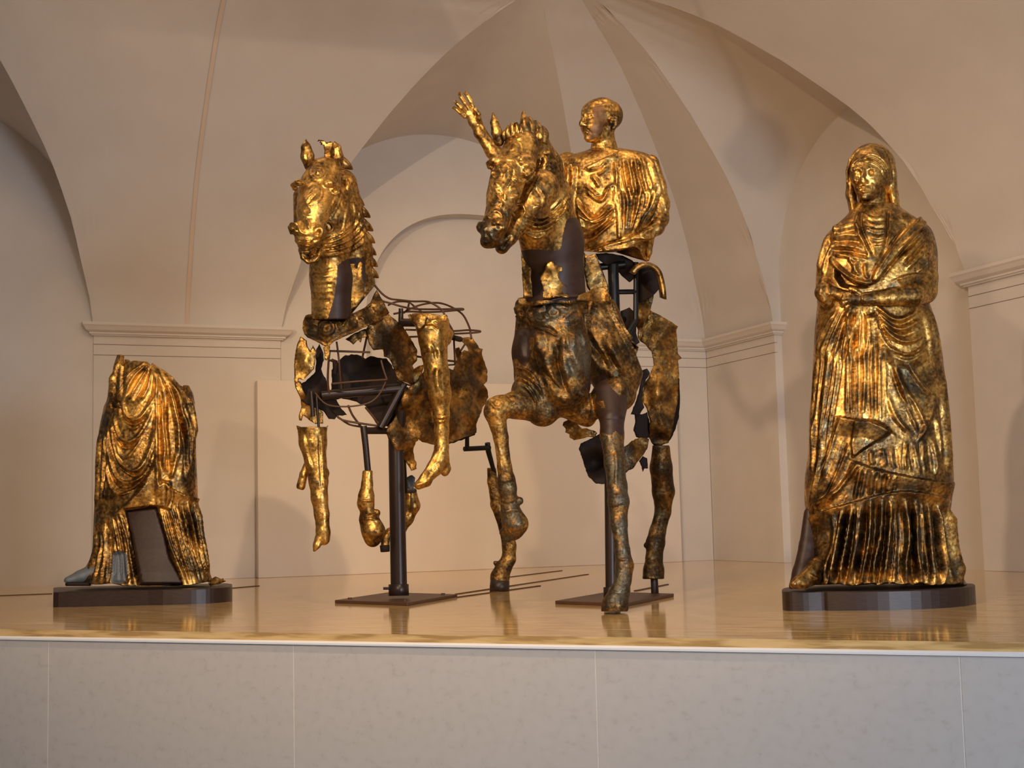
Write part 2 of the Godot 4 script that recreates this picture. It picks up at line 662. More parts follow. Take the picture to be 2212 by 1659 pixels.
	put("slab_bed", block(L + inn * 0.03 + Vector3.DOWN * 0.3, u * (ra - la), Vector3.UP * 0.279, inn * 7.6), M.stone, fl)
	structure("trim_%d" % n, moulding([[-0.03, -0.025], [0.002, -0.025], [0.010, -0.031], [0.010, -0.037], [0.0, -0.039], [-0.03, -0.039]], [L, R], [-inn, -inn]), M.white)
	n += 1
	var front := Node3D.new()
	front.name = "wall_front"
	add_child(front)
	front.set_meta("kind", "structure")
	var cuts := [la]
	for px in [104.5, 635.0, 1288.5, 2077.0]:
		var d := ray(px, 1500)
		var t := inn.dot(e0 - EYE) / inn.dot(d)
		cuts.append(u.dot(EYE + d * t - e0))
	cuts.append(ra)
	for i in cuts.size() - 1:
		put("panel", block(e0 + u * (cuts[i] + 0.0012) + Vector3.UP * HALL, u * (cuts[i + 1] - cuts[i] - 0.0024), Vector3.UP * (-HALL - 0.039), inn * 0.03, Vector3.ZERO, 0.0006), M.stone, front)
	put("grout_line", block(e0 + u * la + inn * 0.001 + Vector3.UP * HALL, u * (ra - la), Vector3.UP * (-HALL - 0.04), inn * 0.02), M.grout, front)
	structure("floor_hall", block(plan(0, -0.5, -0.5, HALL - 0.2), -NR * (WIDE + 1.0), Vector3.UP * 0.2, -NB * (LONG + 1.0)), M.hall)
	# --- rear wall with a window for the cool daylight
	var zr := plan(0, 0, LONG, 0)
	for q in [[-0.3, 1.2, HALL, 4.1], [1.2, 3.6, HALL, 0.2], [1.2, 3.6, 2.4, 4.1], [3.6, WIDE + 0.3, HALL, 4.1]]:
		var o := plan(0, q[0], LONG, q[2])
		put("masonry", block(o, -NR * (q[1] - q[0]), Vector3.UP * (q[3] - q[2]), -NB * 0.3), M.wall, rear())
	var gl := simple(Color(0.75, 0.82, 0.92), 0.3)
	gl.emission_enabled = true
	gl.emission = Color(0.88, 0.93, 1.0)
	gl.emission_energy_multiplier = 1.6
	structure("window_1", block(plan(0, 1.2, LONG + 0.1, 0.2), -NR * 2.4, Vector3.UP * 2.2, -NB * 0.03), gl)
	var al := AreaLight3D.new()
	al.name = "daylight"
	add_child(al)
	al.area_size = Vector2(2.4, 2.2)
	al.light_color = Color(0.88, 0.93, 1.0)
	al.light_energy = DAY
	al.shadow_enabled = true
	al.area_range = 30.0
	al.transform = Transform3D(Basis.looking_at(NB), plan(0, 2.4, LONG + 0.08, 1.3))

var rear_node: Node3D
func rear() -> Node3D:
	if rear_node == null:
		rear_node = Node3D.new()
		rear_node.name = "wall_rear"
		add_child(rear_node)
		rear_node.set_meta("kind", "structure")
	return rear_node

# polished slab with its grain along the stage's edge (texture laid by the slab's own axes)
func floor_slab(parent: Node, poly: Array, u: Vector3, inn: Vector3, o: Vector3, called: String) -> void:
	var flat := PackedVector2Array()
	for p in poly: flat.append(Vector2(p.x, p.z))
	var tri := Geometry2D.triangulate_polygon(flat)
	var v := PackedVector3Array()
	var nor := PackedVector3Array()
	var uv := PackedVector2Array()
	var t := PackedInt32Array()
	var n := poly.size()
	for k in n:
		var q: Vector3 = poly[k] - o
		v.append(poly[k])
		nor.append(Vector3.UP)
		uv.append(Vector2(q.dot(u), q.dot(inn)))
	for i in range(0, tri.size(), 3):
		var a := tri[i]
		var b := tri[i + 1]
		var c := tri[i + 2]
		if (v[b] - v[a]).cross(v[c] - v[a]).y < 0: t.append_array([a, b, c])
		else: t.append_array([a, c, b])
	for k in n:
		var a: Vector3 = poly[k]
		var b: Vector3 = poly[(k + 1) % n]
		var out := (b - a).cross(Vector3.UP).normalized()
		var mid := Vector3.ZERO
		for p in poly: mid += p
		if out.dot(a - mid / n) < 0: out = -out
		var w := v.size()
		for p in [a, b, b + Vector3.DOWN * 0.025, a + Vector3.DOWN * 0.025]:
			v.append(p)
			nor.append(out)
			uv.append(Vector2((p - o).dot(u), p.y))
		if (v[w + 1] - v[w]).cross(v[w + 2] - v[w]).dot(out) < 0: t.append_array([w, w + 1, w + 2, w, w + 2, w + 3])
		else: t.append_array([w, w + 2, w + 1, w, w + 3, w + 2])
	var a := []
	a.resize(Mesh.ARRAY_MAX)
	a[Mesh.ARRAY_VERTEX] = v
	a[Mesh.ARRAY_NORMAL] = nor
	a[Mesh.ARRAY_INDEX] = t
	a[Mesh.ARRAY_TEX_UV] = uv
	var m := ArrayMesh.new()
	m.add_surface_from_arrays(Mesh.PRIMITIVE_TRIANGLES, a)
	put(called, m, M.floor, parent)

# ---------------------------------------------------------------- sculpting
# Figures are modelled in «studio» units: x to the right, y down, z towards the visitor, one unit about 2 mm,
# and set on the stage at the depth where each figure stands.
class Relief:
	var x0: float
	var y0: float
	var res: float
	var w: int
	var h: int
	var d: PackedFloat32Array
	func _init(ax: float, ay: float, bx: float, by: float, r: float):
		x0 = ax
		y0 = ay
		res = r
		w = int((bx - ax) / r) + 2
		h = int((by - ay) / r) + 2
		d.resize(w * h)
	func sample(x: float, y: float) -> float:
		var u := (x - x0) / res
		var q := (y - y0) / res
		var i := int(u)
		var j := int(q)
		if u < 0.0 or q < 0.0 or i >= w - 1 or j >= h - 1: return 0.0
		u -= i
		q -= j
		var k := j * w + i
		return (d[k] * (1.0 - u) + d[k + 1] * u) * (1.0 - q) + (d[k + w] * (1.0 - u) + d[k + w + 1] * u) * q
	# mode r: rounded ridge; s: a hem that stands proud of what lies to the right of the line's run and thins out over «wid» to its left; e: ridge that keeps its height to its ends
	func stroke(p: PackedVector2Array, wid: float, hei: float, mode: String) -> void:
		var lo := p[0]
		var hi := p[0]
		var total := 0.0
		for i in p.size():
			lo = lo.min(p[i])
			hi = hi.max(p[i])
			if i: total += p[i].distance_to(p[i - 1])
		var i0: int = clampi(int((lo.x - wid - x0) / res), 0, w - 1)
		var i1: int = clampi(int((hi.x + wid - x0) / res) + 1, 0, w - 1)
		var j0: int = clampi(int((lo.y - wid - y0) / res), 0, h - 1)
		var j1: int = clampi(int((hi.y + wid - y0) / res) + 1, 0, h - 1)
		var bw := i1 - i0 + 1
		if bw <= 0 or j1 < j0 or total <= 0.0: return
		var dist := PackedFloat32Array()
		dist.resize(bw * (j1 - j0 + 1))
		dist.fill(1e9)
		var along := dist.duplicate()
		var run := 0.0
		for s in p.size() - 1:
			var a := p[s]
			var b := p[s + 1]
			var ba := b - a
			var l2 := ba.length_squared()
			if l2 <= 0.0: continue
			var l := sqrt(l2)
			var ja: int = clampi(int((minf(a.y, b.y) - wid - y0) / res), j0, j1)
			var jb: int = clampi(int((maxf(a.y, b.y) + wid - y0) / res) + 1, j0, j1)
			var ia: int = clampi(int((minf(a.x, b.x) - wid - x0) / res), i0, i1)
			var ib: int = clampi(int((maxf(a.x, b.x) + wid - x0) / res) + 1, i0, i1)
			for j in range(ja, jb + 1):
				for i in range(ia, ib + 1):
					var q := Vector2(x0 + i * res, y0 + j * res) - a
					var f := clampf(q.dot(ba) / l2, 0.0, 1.0)
					var e := (q - ba * f).length()
					var k := (j - j0) * bw + i - i0
					if e < absf(dist[k]):
						dist[k] = e if mode != "s" or ba.cross(q) < 0.0 else -e - 1e-4
						along[k] = (run + f * l) / total
			run += l
		for j in range(j0, j1 + 1):
			for i in range(i0, i1 + 1):
				var k := (j - j0) * bw + i - i0
				var e := dist[k]
				if e < 0.0 or e >= wid: continue
				var t := along[k]
				var g := hei
				if mode == "r": g *= minf(1.0, minf(t, 1.0 - t) * 5.0 + 0.12)
				if mode == "s": g *= (1.0 - e / wid) * minf(1.0, minf(t, 1.0 - t) * 12.0 + 0.2)
				else: g *= 0.5 + 0.5 * cos(PI * e / wid)
				d[j * w + i] += g
	func area(p: PackedVector2Array, hei: float, soft: float) -> void:
		var lo := p[0]
		var hi := p[0]
		for q in p:
			lo = lo.min(q)
			hi = hi.max(q)
		for j in range(clampi(int((lo.y - y0) / res), 0, h - 1), clampi(int((hi.y - y0) / res) + 2, 0, h)):
			for i in range(clampi(int((lo.x - x0) / res), 0, w - 1), clampi(int((hi.x - x0) / res) + 2, 0, w)):
				var c := Vector2(x0 + i * res, y0 + j * res)
				if Geometry2D.is_point_in_polygon(c, p):
					var e := 1e9
					if soft > 0.0:
						for s in p.size():
							e = minf(e, c.distance_to(Geometry2D.get_closest_point_to_segment(c, p[s], p[(s + 1) % p.size()])))
					var f := clampf(e / maxf(soft, 0.01), 0.0, 1.0)
					d[j * w + i] += hei * f * f * (3.0 - 2.0 * f)

# the place a figure stands at, its palette, its relief and its lighter and darker tones
class Studio:
	var depth: float
	var s: float
	var relief: Relief
	var tone: Relief
	var pale: Relief
	var bias := 0.0
	var green := 0.0
	var grain := 1.0
	var root: Node3D

func studio(depth: float, box: Array, res := 2.0) -> Studio:
	var o := Studio.new()
	o.depth = depth
	o.s = FOC / depth
	o.relief = Relief.new(box[0], box[1], box[2], box[3], res)
	o.tone = Relief.new(box[0], box[1], box[2], box[3], 3.0)
	o.pale = Relief.new(box[0], box[1], box[2], box[3], 3.0)
	return o

func place(o: Studio, p: Vector3) -> Vector3:
	return at(p.x, p.y, o.depth - p.z / o.s)

func points(text: String, fr: Array) -> PackedVector2Array:
	var out := PackedVector2Array()
	for w in text.split(" ", false):
		var q := w.split(",")
		out.append(Vector2(float(fr[0]) + float(q[0]) / float(fr[2]), float(fr[1]) + float(q[1]) / float(fr[2])))
	return out

func smooth_line(p: PackedVector2Array, step := 4.0) -> PackedVector2Array:
	if p.size() < 3: return p
	var out := PackedVector2Array()
	for i in p.size() - 1:
		var a := p[maxi(i - 1, 0)]
		var d := p[mini(i + 2, p.size() - 1)]
		var n := maxi(1, int(p[i].distance_to(p[i + 1]) / step))
		for k in n: out.append(p[i].cubic_interpolate(p[i + 1], a, d, float(k) / n))
	out.append(p[p.size() - 1])
	return out

# one stroke a line: «mode width height | x,y x,y ...» (p: raised area, width is its soft rim)
func carve(r: Relief, fr: Array, text: String, gain := 1.0) -> void:
	for line in text.split("\n", false):
		line = line.strip_edges()
		if line == "": continue
		var half := line.split("|")
		var head := half[0].split(" ", false)
		var p := points(half[1], fr)
		var hei := float(head[2]) * gain
		if head[0] == "p": r.area(p, hei, float(head[1]))
		else: r.stroke(smooth_line(p), float(head[1]), hei, head[0])

# pleats: strokes laid between a left and a right guide
func pleats(r: Relief, fr: Array, left: String, right: String, n: int, wid: float, hei: float, sd: int) -> void:
	var a := points(left, fr)
	var b := points(right, fr)
	var g := RandomNumberGenerator.new()
	g.seed = sd
	for k in n:
		var f := (k + 0.5 + g.randf_range(-0.28, 0.28)) / n
		var p := PackedVector2Array()
		for i in a.size(): p.append(a[i].lerp(b[i], clampf(f + g.randf_range(-0.25, 0.25) / n, 0.0, 1.0)))
		var m := g.randf_range(0.6, 1.25)
		r.stroke(smooth_line(p), wid * g.randf_range(0.8, 1.2), hei * m, "r")
		var q := PackedVector2Array()
		for i in a.size(): q.append(a[i].lerp(b[i], clampf(f + 0.5 / n, 0.0, 1.0)))
		r.stroke(smooth_line(q), wid * 0.5, -hei * 0.7 * m, "r")

func rings(r: Relief, fr: Array, cx: float, cy: float, rx: float, ry: float, wid: float, hei: float, turn := 0.0) -> void:
	var p := PackedVector2Array()
	for k in 33:
		var q := Vector2(cos(TAU * k / 32.0) * rx, sin(TAU * k / 32.0) * ry).rotated(turn)
		p.append(Vector2(float(fr[0]) + (cx + q.x) / float(fr[2]), float(fr[1]) + (cy + q.y) / float(fr[2])))
	r.stroke(p, wid, hei, "e")

# ---------- the look of the metal: gilding worn to bronze, with corrosion (linear colours)
const GILT: Array = [Color(0.84, 0.52, 0.15), Color(0.56, 0.325, 0.09), Color(0.30, 0.17, 0.056), Color(0.14, 0.085, 0.038), Color(0.075, 0.056, 0.038)]
func metal(o: Studio, p: Vector3) -> Color:
	var n := noise_a.get_noise_3d(p.x * 1.1, p.y * 1.1, p.z * 1.1) * 0.8 + noise_b.get_noise_3d(p.x * 1.3, p.y * 1.3, p.z * 1.3) * 0.8 * o.grain
	var w := clampf((0.30 + o.bias + o.tone.sample(p.x, p.y) + n * 0.75) * 4.0, 0.0, 3.999)
	var i := int(w)
	var c: Color = (GILT[i] as Color).lerp(GILT[i + 1], w - i)
	var g := clampf((noise_a.get_noise_3d(p.y * 1.7, p.z * 1.7 + 400.0, p.x * 1.7) + o.green - 0.25) * 2.2, 0.0, 0.75)
	c = c.lerp(Color(0.22, 0.215, 0.135), g * 0.7)
	var e := o.pale.sample(p.x, p.y)
	if e > 0.0: c = c.lerp(Color(0.25, 0.245, 0.195), clampf(e + n * 0.5, 0.0, 0.8))
	return c

# finishes a body given in studio units: pushes its skin by the relief, tints it, sets it on the stage; triangles inside «cut» areas go into parts of their own
func finish(o: Studio, called: String, v: PackedVector3Array, t: PackedInt32Array, mat: Material, push := 1.0, cuts := [], parent: Node = null, tinted := true) -> MeshInstance3D:
	if parent == null: parent = o.root
	var n := v.size()
	var vol := 0.0
	var c := Vector3.ZERO
	for p in v: c += p
	c /= maxi(n, 1)
	for i in range(0, t.size(), 3):
		vol += (v[t[i]] - c).dot((v[t[i + 1]] - c).cross(v[t[i + 2]] - c))
	if push != 0.0:
		var nor := PackedVector3Array()
		nor.resize(n)
		for i in range(0, t.size(), 3):
			var f := (v[t[i + 1]] - v[t[i]]).cross(v[t[i + 2]] - v[t[i]])
			nor[t[i]] += f
			nor[t[i + 1]] += f
			nor[t[i + 2]] += f
		var sg := (1.0 if vol > 0.0 else -1.0) * push
		for k in n:
			var m := nor[k].normalized()
			var z := m.z * signf(sg)
			var e := o.relief.sample(v[k].x, v[k].y)
			if e != 0.0:
				var f := clampf(absf(z) / 0.35, 0.0, 1.0) * (1.0 if z > 0.0 else 0.5)
				v[k] += m * (e * sg * f)
	var col := PackedColorArray()
	if tinted:
		col.resize(n)
		for k in n: col[k] = metal(o, v[k])
	var parts := [PackedInt32Array()]
	for q in cuts: parts.append(PackedInt32Array())
	for i in range(0, t.size(), 3):
		var k := 0
		if cuts.size():
			var m := (v[t[i]] + v[t[i + 1]] + v[t[i + 2]]) / 3.0
			for q in cuts.size():
				if m.z > float(cuts[q][3]) and Geometry2D.is_point_in_polygon(Vector2(m.x, m.y), cuts[q][0]): k = q + 1
		parts[k].append_array([t[i], t[i + 1], t[i + 2]])
	# y runs down in the studio, so volumes change sign on the way to the stage
	var w := PackedVector3Array()
	w.resize(n)
	for k in n: w[k] = place(o, v[k])
	if vol > 0.0:
		for q in parts:
			for i in range(0, q.size(), 3):
				var s: int = q[i]
				q[i] = q[i + 1]
				q[i + 1] = s
	var off := base_of(parent)
	var whole := PackedVector3Array()
	whole.resize(n)
	for q in parts:
		for i in range(0, q.size(), 3):
			var f := (w[q[i + 1]] - w[q[i]]).cross(w[q[i + 2]] - w[q[i]])
			whole[q[i]] += f
			whole[q[i + 1]] += f
			whole[q[i + 2]] += f
	for k in n:
		whole[k] = whole[k].normalized() if whole[k].length_squared() > 0.0 else Vector3.BACK
		w[k] -= off
	var body: MeshInstance3D
	for j in parts.size():
		var q: PackedInt32Array = parts[j]
		if q.is_empty(): continue
		# keep only the points that this part uses
		var used := {}
		var v2 := PackedVector3Array()
		var n2 := PackedVector3Array()
		var c2 := PackedColorArray()
		for i in q.size():
			var k: int = q[i]
			if not used.has(k):
				used[k] = v2.size()
				v2.append(w[k])
				n2.append(whole[k])
				if tinted: c2.append(col[k] if j == 0 else Color.WHITE)
			q[i] = used[k]
		for i in range(0, q.size(), 3):
			var s: int = q[i + 1]
			q[i + 1] = q[i + 2]
			q[i + 2] = s
		var made := put(called if j == 0 else String(cuts[j - 1][1]), pack(v2, n2, q, c2), mat if j == 0 else cuts[j - 1][2], parent if j == 0 or body == null or parent != o.root else body)
		if j == 0: body = made
	return body

# ---------- draped bodies: rows «y left right half-depth z», a rim and a hem as functions of the place across
func table(rows: Array, y: float, k: int) -> float:
	if y <= float(rows[0][0]): return rows[0][k]
	for i in rows.size() - 1:
		if y < float(rows[i + 1][0]):
			var f: float = (y - rows[i][0]) / (rows[i + 1][0] - rows[i][0])
			return cubic_interpolate(rows[i][k], rows[i + 1][k], rows[maxi(i - 1, 0)][k], rows[mini(i + 2, rows.size() - 1)][k], f)
	return rows[rows.size() - 1][k]

func across(list: Array, x: float) -> float:
	if x <= float(list[0][0]): return list[0][1]
	for i in list.size() - 1:
		if x < float(list[i + 1][0]):
			return lerpf(list[i][1], list[i + 1][1], (x - list[i][0]) / (list[i + 1][0] - list[i][0]))
	return list[list.size() - 1][1]

func drape(rows: Array, rim: Array, hem: Array, na: int, ny: int, power := 0.85, wall := 0.0, tilt := 0.0) -> Array:
	var v := PackedVector3Array()
	var t := PackedInt32Array()
	var layers := 2 if wall > 0.0 else 1
	for layer in layers:
		var inn := wall * layer
		for j in ny + 1:
			for i in na:
				var a := TAU * i / na
				var ca := signf(cos(a)) * pow(absf(cos(a)), power)
				var sa := signf(sin(a)) * pow(absf(sin(a)), power)
				var f := float(j) / ny
				var fx := (ca + 1.0) * 0.5
				var y0 := across(rim, fx) if sa >= 0.0 else across(rim, fx) + 6.0
				var y1 := across(hem, fx) - tilt * (1.0 - sa) * 0.5
				var y := lerpf(y0, y1, f)
				var l := table(rows, y, 1)
				var r := table(rows, y, 2)
				v.append(Vector3((l + r) * 0.5 + ca * ((r - l) * 0.5 - inn), y, table(rows, y, 4) + sa * (table(rows, y, 3) - inn)))
	for layer in layers:
		var b := layer * (ny + 1) * na
		for j in ny:
			for i in na:
				var p := b + j * na + i
				var q := b + j * na + (i + 1) % na
				if layer == 0: t.append_array([p, q, q + na, p, q + na, p + na])
				else: t.append_array([p, q + na, q, p, p + na, q + na])
	var inner := (ny + 1) * na
	for e in [0, ny]:
		if layers == 2:
			for i in na:
				var p: int = e * na + i
				var q: int = e * na + (i + 1) % na
				if e == 0: t.append_array([p, inner + q, q, p, inner + p, inner + q])
				else: t.append_array([p, q, inner + q, p, inner + q, inner + p])
		else:
			var c := Vector3.ZERO
			for i in na: c += v[e * na + i]
			v.append(c / na)
			for i in na:
				var p: int = e * na + i
				var q: int = e * na + (i + 1) % na
				if e == 0: t.append_array([v.size() - 1, q, p])
				else: t.append_array([v.size() - 1, p, q])
	return [v, t]

# ---------- bodies of blended capsules, meshed as surface nets
class Blob:
	var prims := []
	var cut := []
	# «x,y,z,r x,y,z,r ...» a chain of tapering capsules; k the blend; zs flattens or deepens it
	func chain(text: String, k := 6.0, zs := 1.0, sign := 1.0) -> Blob:
		var last = null
		for w in text.split(" ", false):
			var q := w.split(",")
			var p := [Vector3(float(q[0]), float(q[1]), float(q[2])), float(q[3])]
			if last != null: prims.append([last[0], p[0], last[1], p[1], k, zs, sign])
			last = p
		if text.split(" ", false).size() == 1: prims.append([last[0], last[0] + Vector3(0.01, 0, 0), last[1], last[1], k, zs, sign])
		return self
	func dig(text: String, k := 3.0) -> Blob:
		return chain(text, k, 1.0, -1.0)
	func slice(n: Vector3, p: Vector3) -> Blob:     # keeps what lies behind the plane
		cut.append([n.normalized(), p])
		return self
	func net(c: float) -> Array:
		var lo := Vector3.ONE * 1e9
		var hi := -lo
		for q in prims:
			if q[6] < 0.0: continue
			var r: float = maxf(q[2], q[3]) * 1.08 + 3.0
			var m := Vector3(r, r, r * maxf(1.0, q[5]))
			lo = lo.min((q[0] as Vector3).min(q[1]) - m)
			hi = hi.max((q[0] as Vector3).max(q[1]) + m)
		lo -= Vector3.ONE * c * 2.0
		var nx := int((hi.x - lo.x) / c) + 3
		var ny := int((hi.y - lo.y) / c) + 3
		var nz := int((hi.z - lo.z) / c) + 3
		var f := PackedFloat32Array()
		f.resize(nx * ny * nz)
		f.fill(1e3)
		for q in prims:
			var a: Vector3 = q[0]
			var b: Vector3 = q[1]
			var ra: float = q[2]
			var rd: float = q[3] - ra
			var k: float = q[4]
			var zs: float = 1.0 / q[5]
			var pos: bool = q[6] > 0.0
			var r: float = maxf(ra, q[3]) + k + c * 2.0
			var m := Vector3(r, r, r / zs if zs < 1.0 else r)
			var p0 := (a.min(b) - m - lo) / c
			var p1 := (a.max(b) + m - lo) / c
			var i0 := clampi(int(p0.x), 0, nx - 1)
			var i1 := clampi(int(p1.x) + 1, 0, nx - 1)
			var j0 := clampi(int(p0.y), 0, ny - 1)
			var j1 := clampi(int(p1.y) + 1, 0, ny - 1)
			var k0 := clampi(int(p0.z), 0, nz - 1)
			var k1 := clampi(int(p1.z) + 1, 0, nz - 1)
			var sc := Vector3(1, 1, zs)
			var ba := (b - a) * sc
			var inv := 1.0 / maxf(ba.length_squared(), 1e-9)
			for z in range(k0, k1 + 1):
				for y in range(j0, j1 + 1):
					var at := (z * ny + y) * nx
					var pa := (Vector3(lo.x + i0 * c, lo.y + y * c, lo.z + z * c) - a) * sc
					for x in range(i0, i1 + 1):
						var h := clampf(pa.dot(ba) * inv, 0.0, 1.0)
						var d := (pa - ba * h).length() - ra - rd * h
						pa.x += c
						var o := f[at + x]
						if pos:
							if d < o - k: f[at + x] = d
							elif d < o + k:
								var e := 0.5 + 0.5 * (o - d) / k
								f[at + x] = lerpf(o, d, e) - k * e * (1.0 - e)
						else:
							d = -d
							if d > o + k: f[at + x] = d
							elif d > o - k:
								var e := 0.5 - 0.5 * (o - d) / k
								f[at + x] = lerpf(o, d, e) + k * e * (1.0 - e)
		for q in cut:
			var n: Vector3 = q[0]
			var p: Vector3 = q[1]
			for z in nz:
				for y in ny:
					var at := (z * ny + y) * nx
					var e := n.dot(Vector3(lo.x, lo.y + y * c, lo.z + z * c) - p)
					for x in nx:
						if e > f[at + x]: f[at + x] = e
						e += n.x * c
		var v := PackedVector3Array()
		var t := PackedInt32Array()
		var id := PackedInt32Array()
		id.resize(nx * ny * nz)
		var sy := nx
		var sz := nx * ny
		for z in nz - 1:
			for y in ny - 1:
				var at := z * sz + y * sy
				for x in nx - 1:
					var g := at + x
					var f0 := f[g]
					if f0 > c * 2.0 or f0 < -c * 2.0: continue
					var f1 := f[g + 1]
					var f2 := f[g + sy]
					var f3 := f[g + sy + 1]
					var f4 := f[g + sz]
					var f5 := f[g + sz + 1]
					var f6 := f[g + sz + sy]
					var f7 := f[g + sz + sy + 1]
					var s := int(f0 < 0.0) + int(f1 < 0.0) + int(f2 < 0.0) + int(f3 < 0.0) + int(f4 < 0.0) + int(f5 < 0.0) + int(f6 < 0.0) + int(f7 < 0.0)
					if s == 0 or s == 8: continue
					var sum := Vector3.ZERO
					var m := 0
					if (f0 < 0.0) != (f1 < 0.0):
						sum += Vector3(f0 / (f0 - f1), 0, 0)
						m += 1
					if (f2 < 0.0) != (f3 < 0.0):
						sum += Vector3(f2 / (f2 - f3), 1, 0)
						m += 1
					if (f4 < 0.0) != (f5 < 0.0):
						sum += Vector3(f4 / (f4 - f5), 0, 1)
						m += 1
					if (f6 < 0.0) != (f7 < 0.0):
						sum += Vector3(f6 / (f6 - f7), 1, 1)
						m += 1
					if (f0 < 0.0) != (f2 < 0.0):
						sum += Vector3(0, f0 / (f0 - f2), 0)
						m += 1
					if (f1 < 0.0) != (f3 < 0.0):
						sum += Vector3(1, f1 / (f1 - f3), 0)
						m += 1
					if (f4 < 0.0) != (f6 < 0.0):
						sum += Vector3(0, f4 / (f4 - f6), 1)
						m += 1
					if (f5 < 0.0) != (f7 < 0.0):
						sum += Vector3(1, f5 / (f5 - f7), 1)
						m += 1
					if (f0 < 0.0) != (f4 < 0.0):
						sum += Vector3(0, 0, f0 / (f0 - f4))
						m += 1
					if (f1 < 0.0) != (f5 < 0.0):
						sum += Vector3(1, 0, f1 / (f1 - f5))
						m += 1
					if (f2 < 0.0) != (f6 < 0.0):
						sum += Vector3(0, 1, f2 / (f2 - f6))
						m += 1
					if (f3 < 0.0) != (f7 < 0.0):
						sum += Vector3(1, 1, f3 / (f3 - f7))
						m += 1
					v.append(lo + (Vector3(x, y, z) + sum / m) * c)
					id[g] = v.size()
		for z in range(1, nz - 1):
			for y in range(1, ny - 1):
				var at := z * sz + y * sy
				for x in range(1, nx - 1):
					var g := at + x
					if id[g] == 0: continue
					var w := f[g] < 0.0
					var a := id[g] - 1
					if w != (f[g + 1] < 0.0):
						var q := [a, id[g - sy] - 1, id[g - sy - sz] - 1, id[g - sz] - 1]
						if q.min() >= 0:
							if w: t.append_array([q[0], q[1], q[2], q[0], q[2], q[3]])
							else: t.append_array([q[0], q[2], q[1], q[0], q[3], q[2]])
					if w != (f[g + sy] < 0.0):
						var q := [a, id[g - sz] - 1, id[g - sz - 1] - 1, id[g - 1] - 1]
						if q.min() >= 0:
							if w: t.append_array([q[0], q[1], q[2], q[0], q[2], q[3]])
							else: t.append_array([q[0], q[2], q[1], q[0], q[3], q[2]])
					if w != (f[g + sz] < 0.0):
						var q := [a, id[g - 1] - 1, id[g - 1 - sy] - 1, id[g - sy] - 1]
						if q.min() >= 0:
							if w: t.append_array([q[0], q[1], q[2], q[0], q[2], q[3]])
							else: t.append_array([q[0], q[2], q[1], q[0], q[3], q[2]])
		return [v, t]

# ---------- torn sheets of bronze: outline, depth from a few known points, a real thickness
func plate(o: Studio, called: String, outline: PackedVector2Array, known: Array, mat: Material, thick := 4.0, jag := 1.0, step := 5.0, parent: Node = null, sd := 1) -> MeshInstance3D:
	var p := PackedVector2Array()
	var g := RandomNumberGenerator.new()
	g.seed = sd * 77 + 5
	for i in outline.size():
		var a := outline[i]
		var b := outline[(i + 1) % outline.size()]
		var n := maxi(1, int(a.distance_to(b) / step))
		for k in n:
			var q := a.lerp(b, float(k) / n)
			if k: q += Vector2(g.randf_range(-1, 1), g.randf_range(-1, 1)) * jag
			p.append(q)
	var rim := p.size()
	var lo := p[0]
	var hi := p[0]
	for q in p:
		lo = lo.min(q)
		hi = hi.max(q)
	var pts := p.duplicate()
	var row := 0
	var y := lo.y + step * 0.5
	while y < hi.y:
		var x := lo.x + step * (0.5 if row % 2 else 0.0)
		while x < hi.x:
			var q := Vector2(x, y)
			if Geometry2D.is_point_in_polygon(q, p):
				var ok := true
				for i in rim:
					if q.distance_squared_to(p[i]) < step * step * 0.3:
						ok = false
						break
				if ok: pts.append(q)
			x += step
		y += step * 0.9
		row += 1
	var tri := Geometry2D.triangulate_delaunay(pts)
	var n := pts.size()
	var v := PackedVector3Array()
	v.resize(n * 2)
	for i in n:
		var q := pts[i]
		var z := 0.0
		var ws := 0.0
		for c in known:
			var d2 := 1.0 / (pow((q.x - c[0]) * (q.x - c[0]) + (q.y - c[1]) * (q.y - c[1]) + 60.0, 1.3))
			z += d2 * c[2]
			ws += d2
		z /= ws
		v[i] = Vector3(q.x, q.y, z + o.relief.sample(q.x, q.y))
		v[i + n] = Vector3(q.x, q.y, z + o.relief.sample(q.x, q.y) * 0.6 - thick)
	var t := PackedInt32Array()
	var edge := {}
	for i in range(0, tri.size(), 3):
		var a := tri[i]
		var b := tri[i + 1]
		var c := tri[i + 2]
		if not Geometry2D.is_point_in_polygon((pts[a] + pts[b] + pts[c]) / 3.0, p): continue
		if (pts[b] - pts[a]).cross(pts[c] - pts[a]) < 0.0:
			var s := b
			b = c
			c = s
		t.append_array([a, b, c, a + n, c + n, b + n])
		for e in [[a, b], [b, c], [c, a]]:
			if edge.has([e[1], e[0]]): edge.erase([e[1], e[0]])
			else: edge[e] = true
	for e in edge: t.append_array([e[1], e[0], e[0] + n, e[1], e[0] + n, e[1] + n])
	return finish(o, called, v, t, mat, 0.0, [], parent)

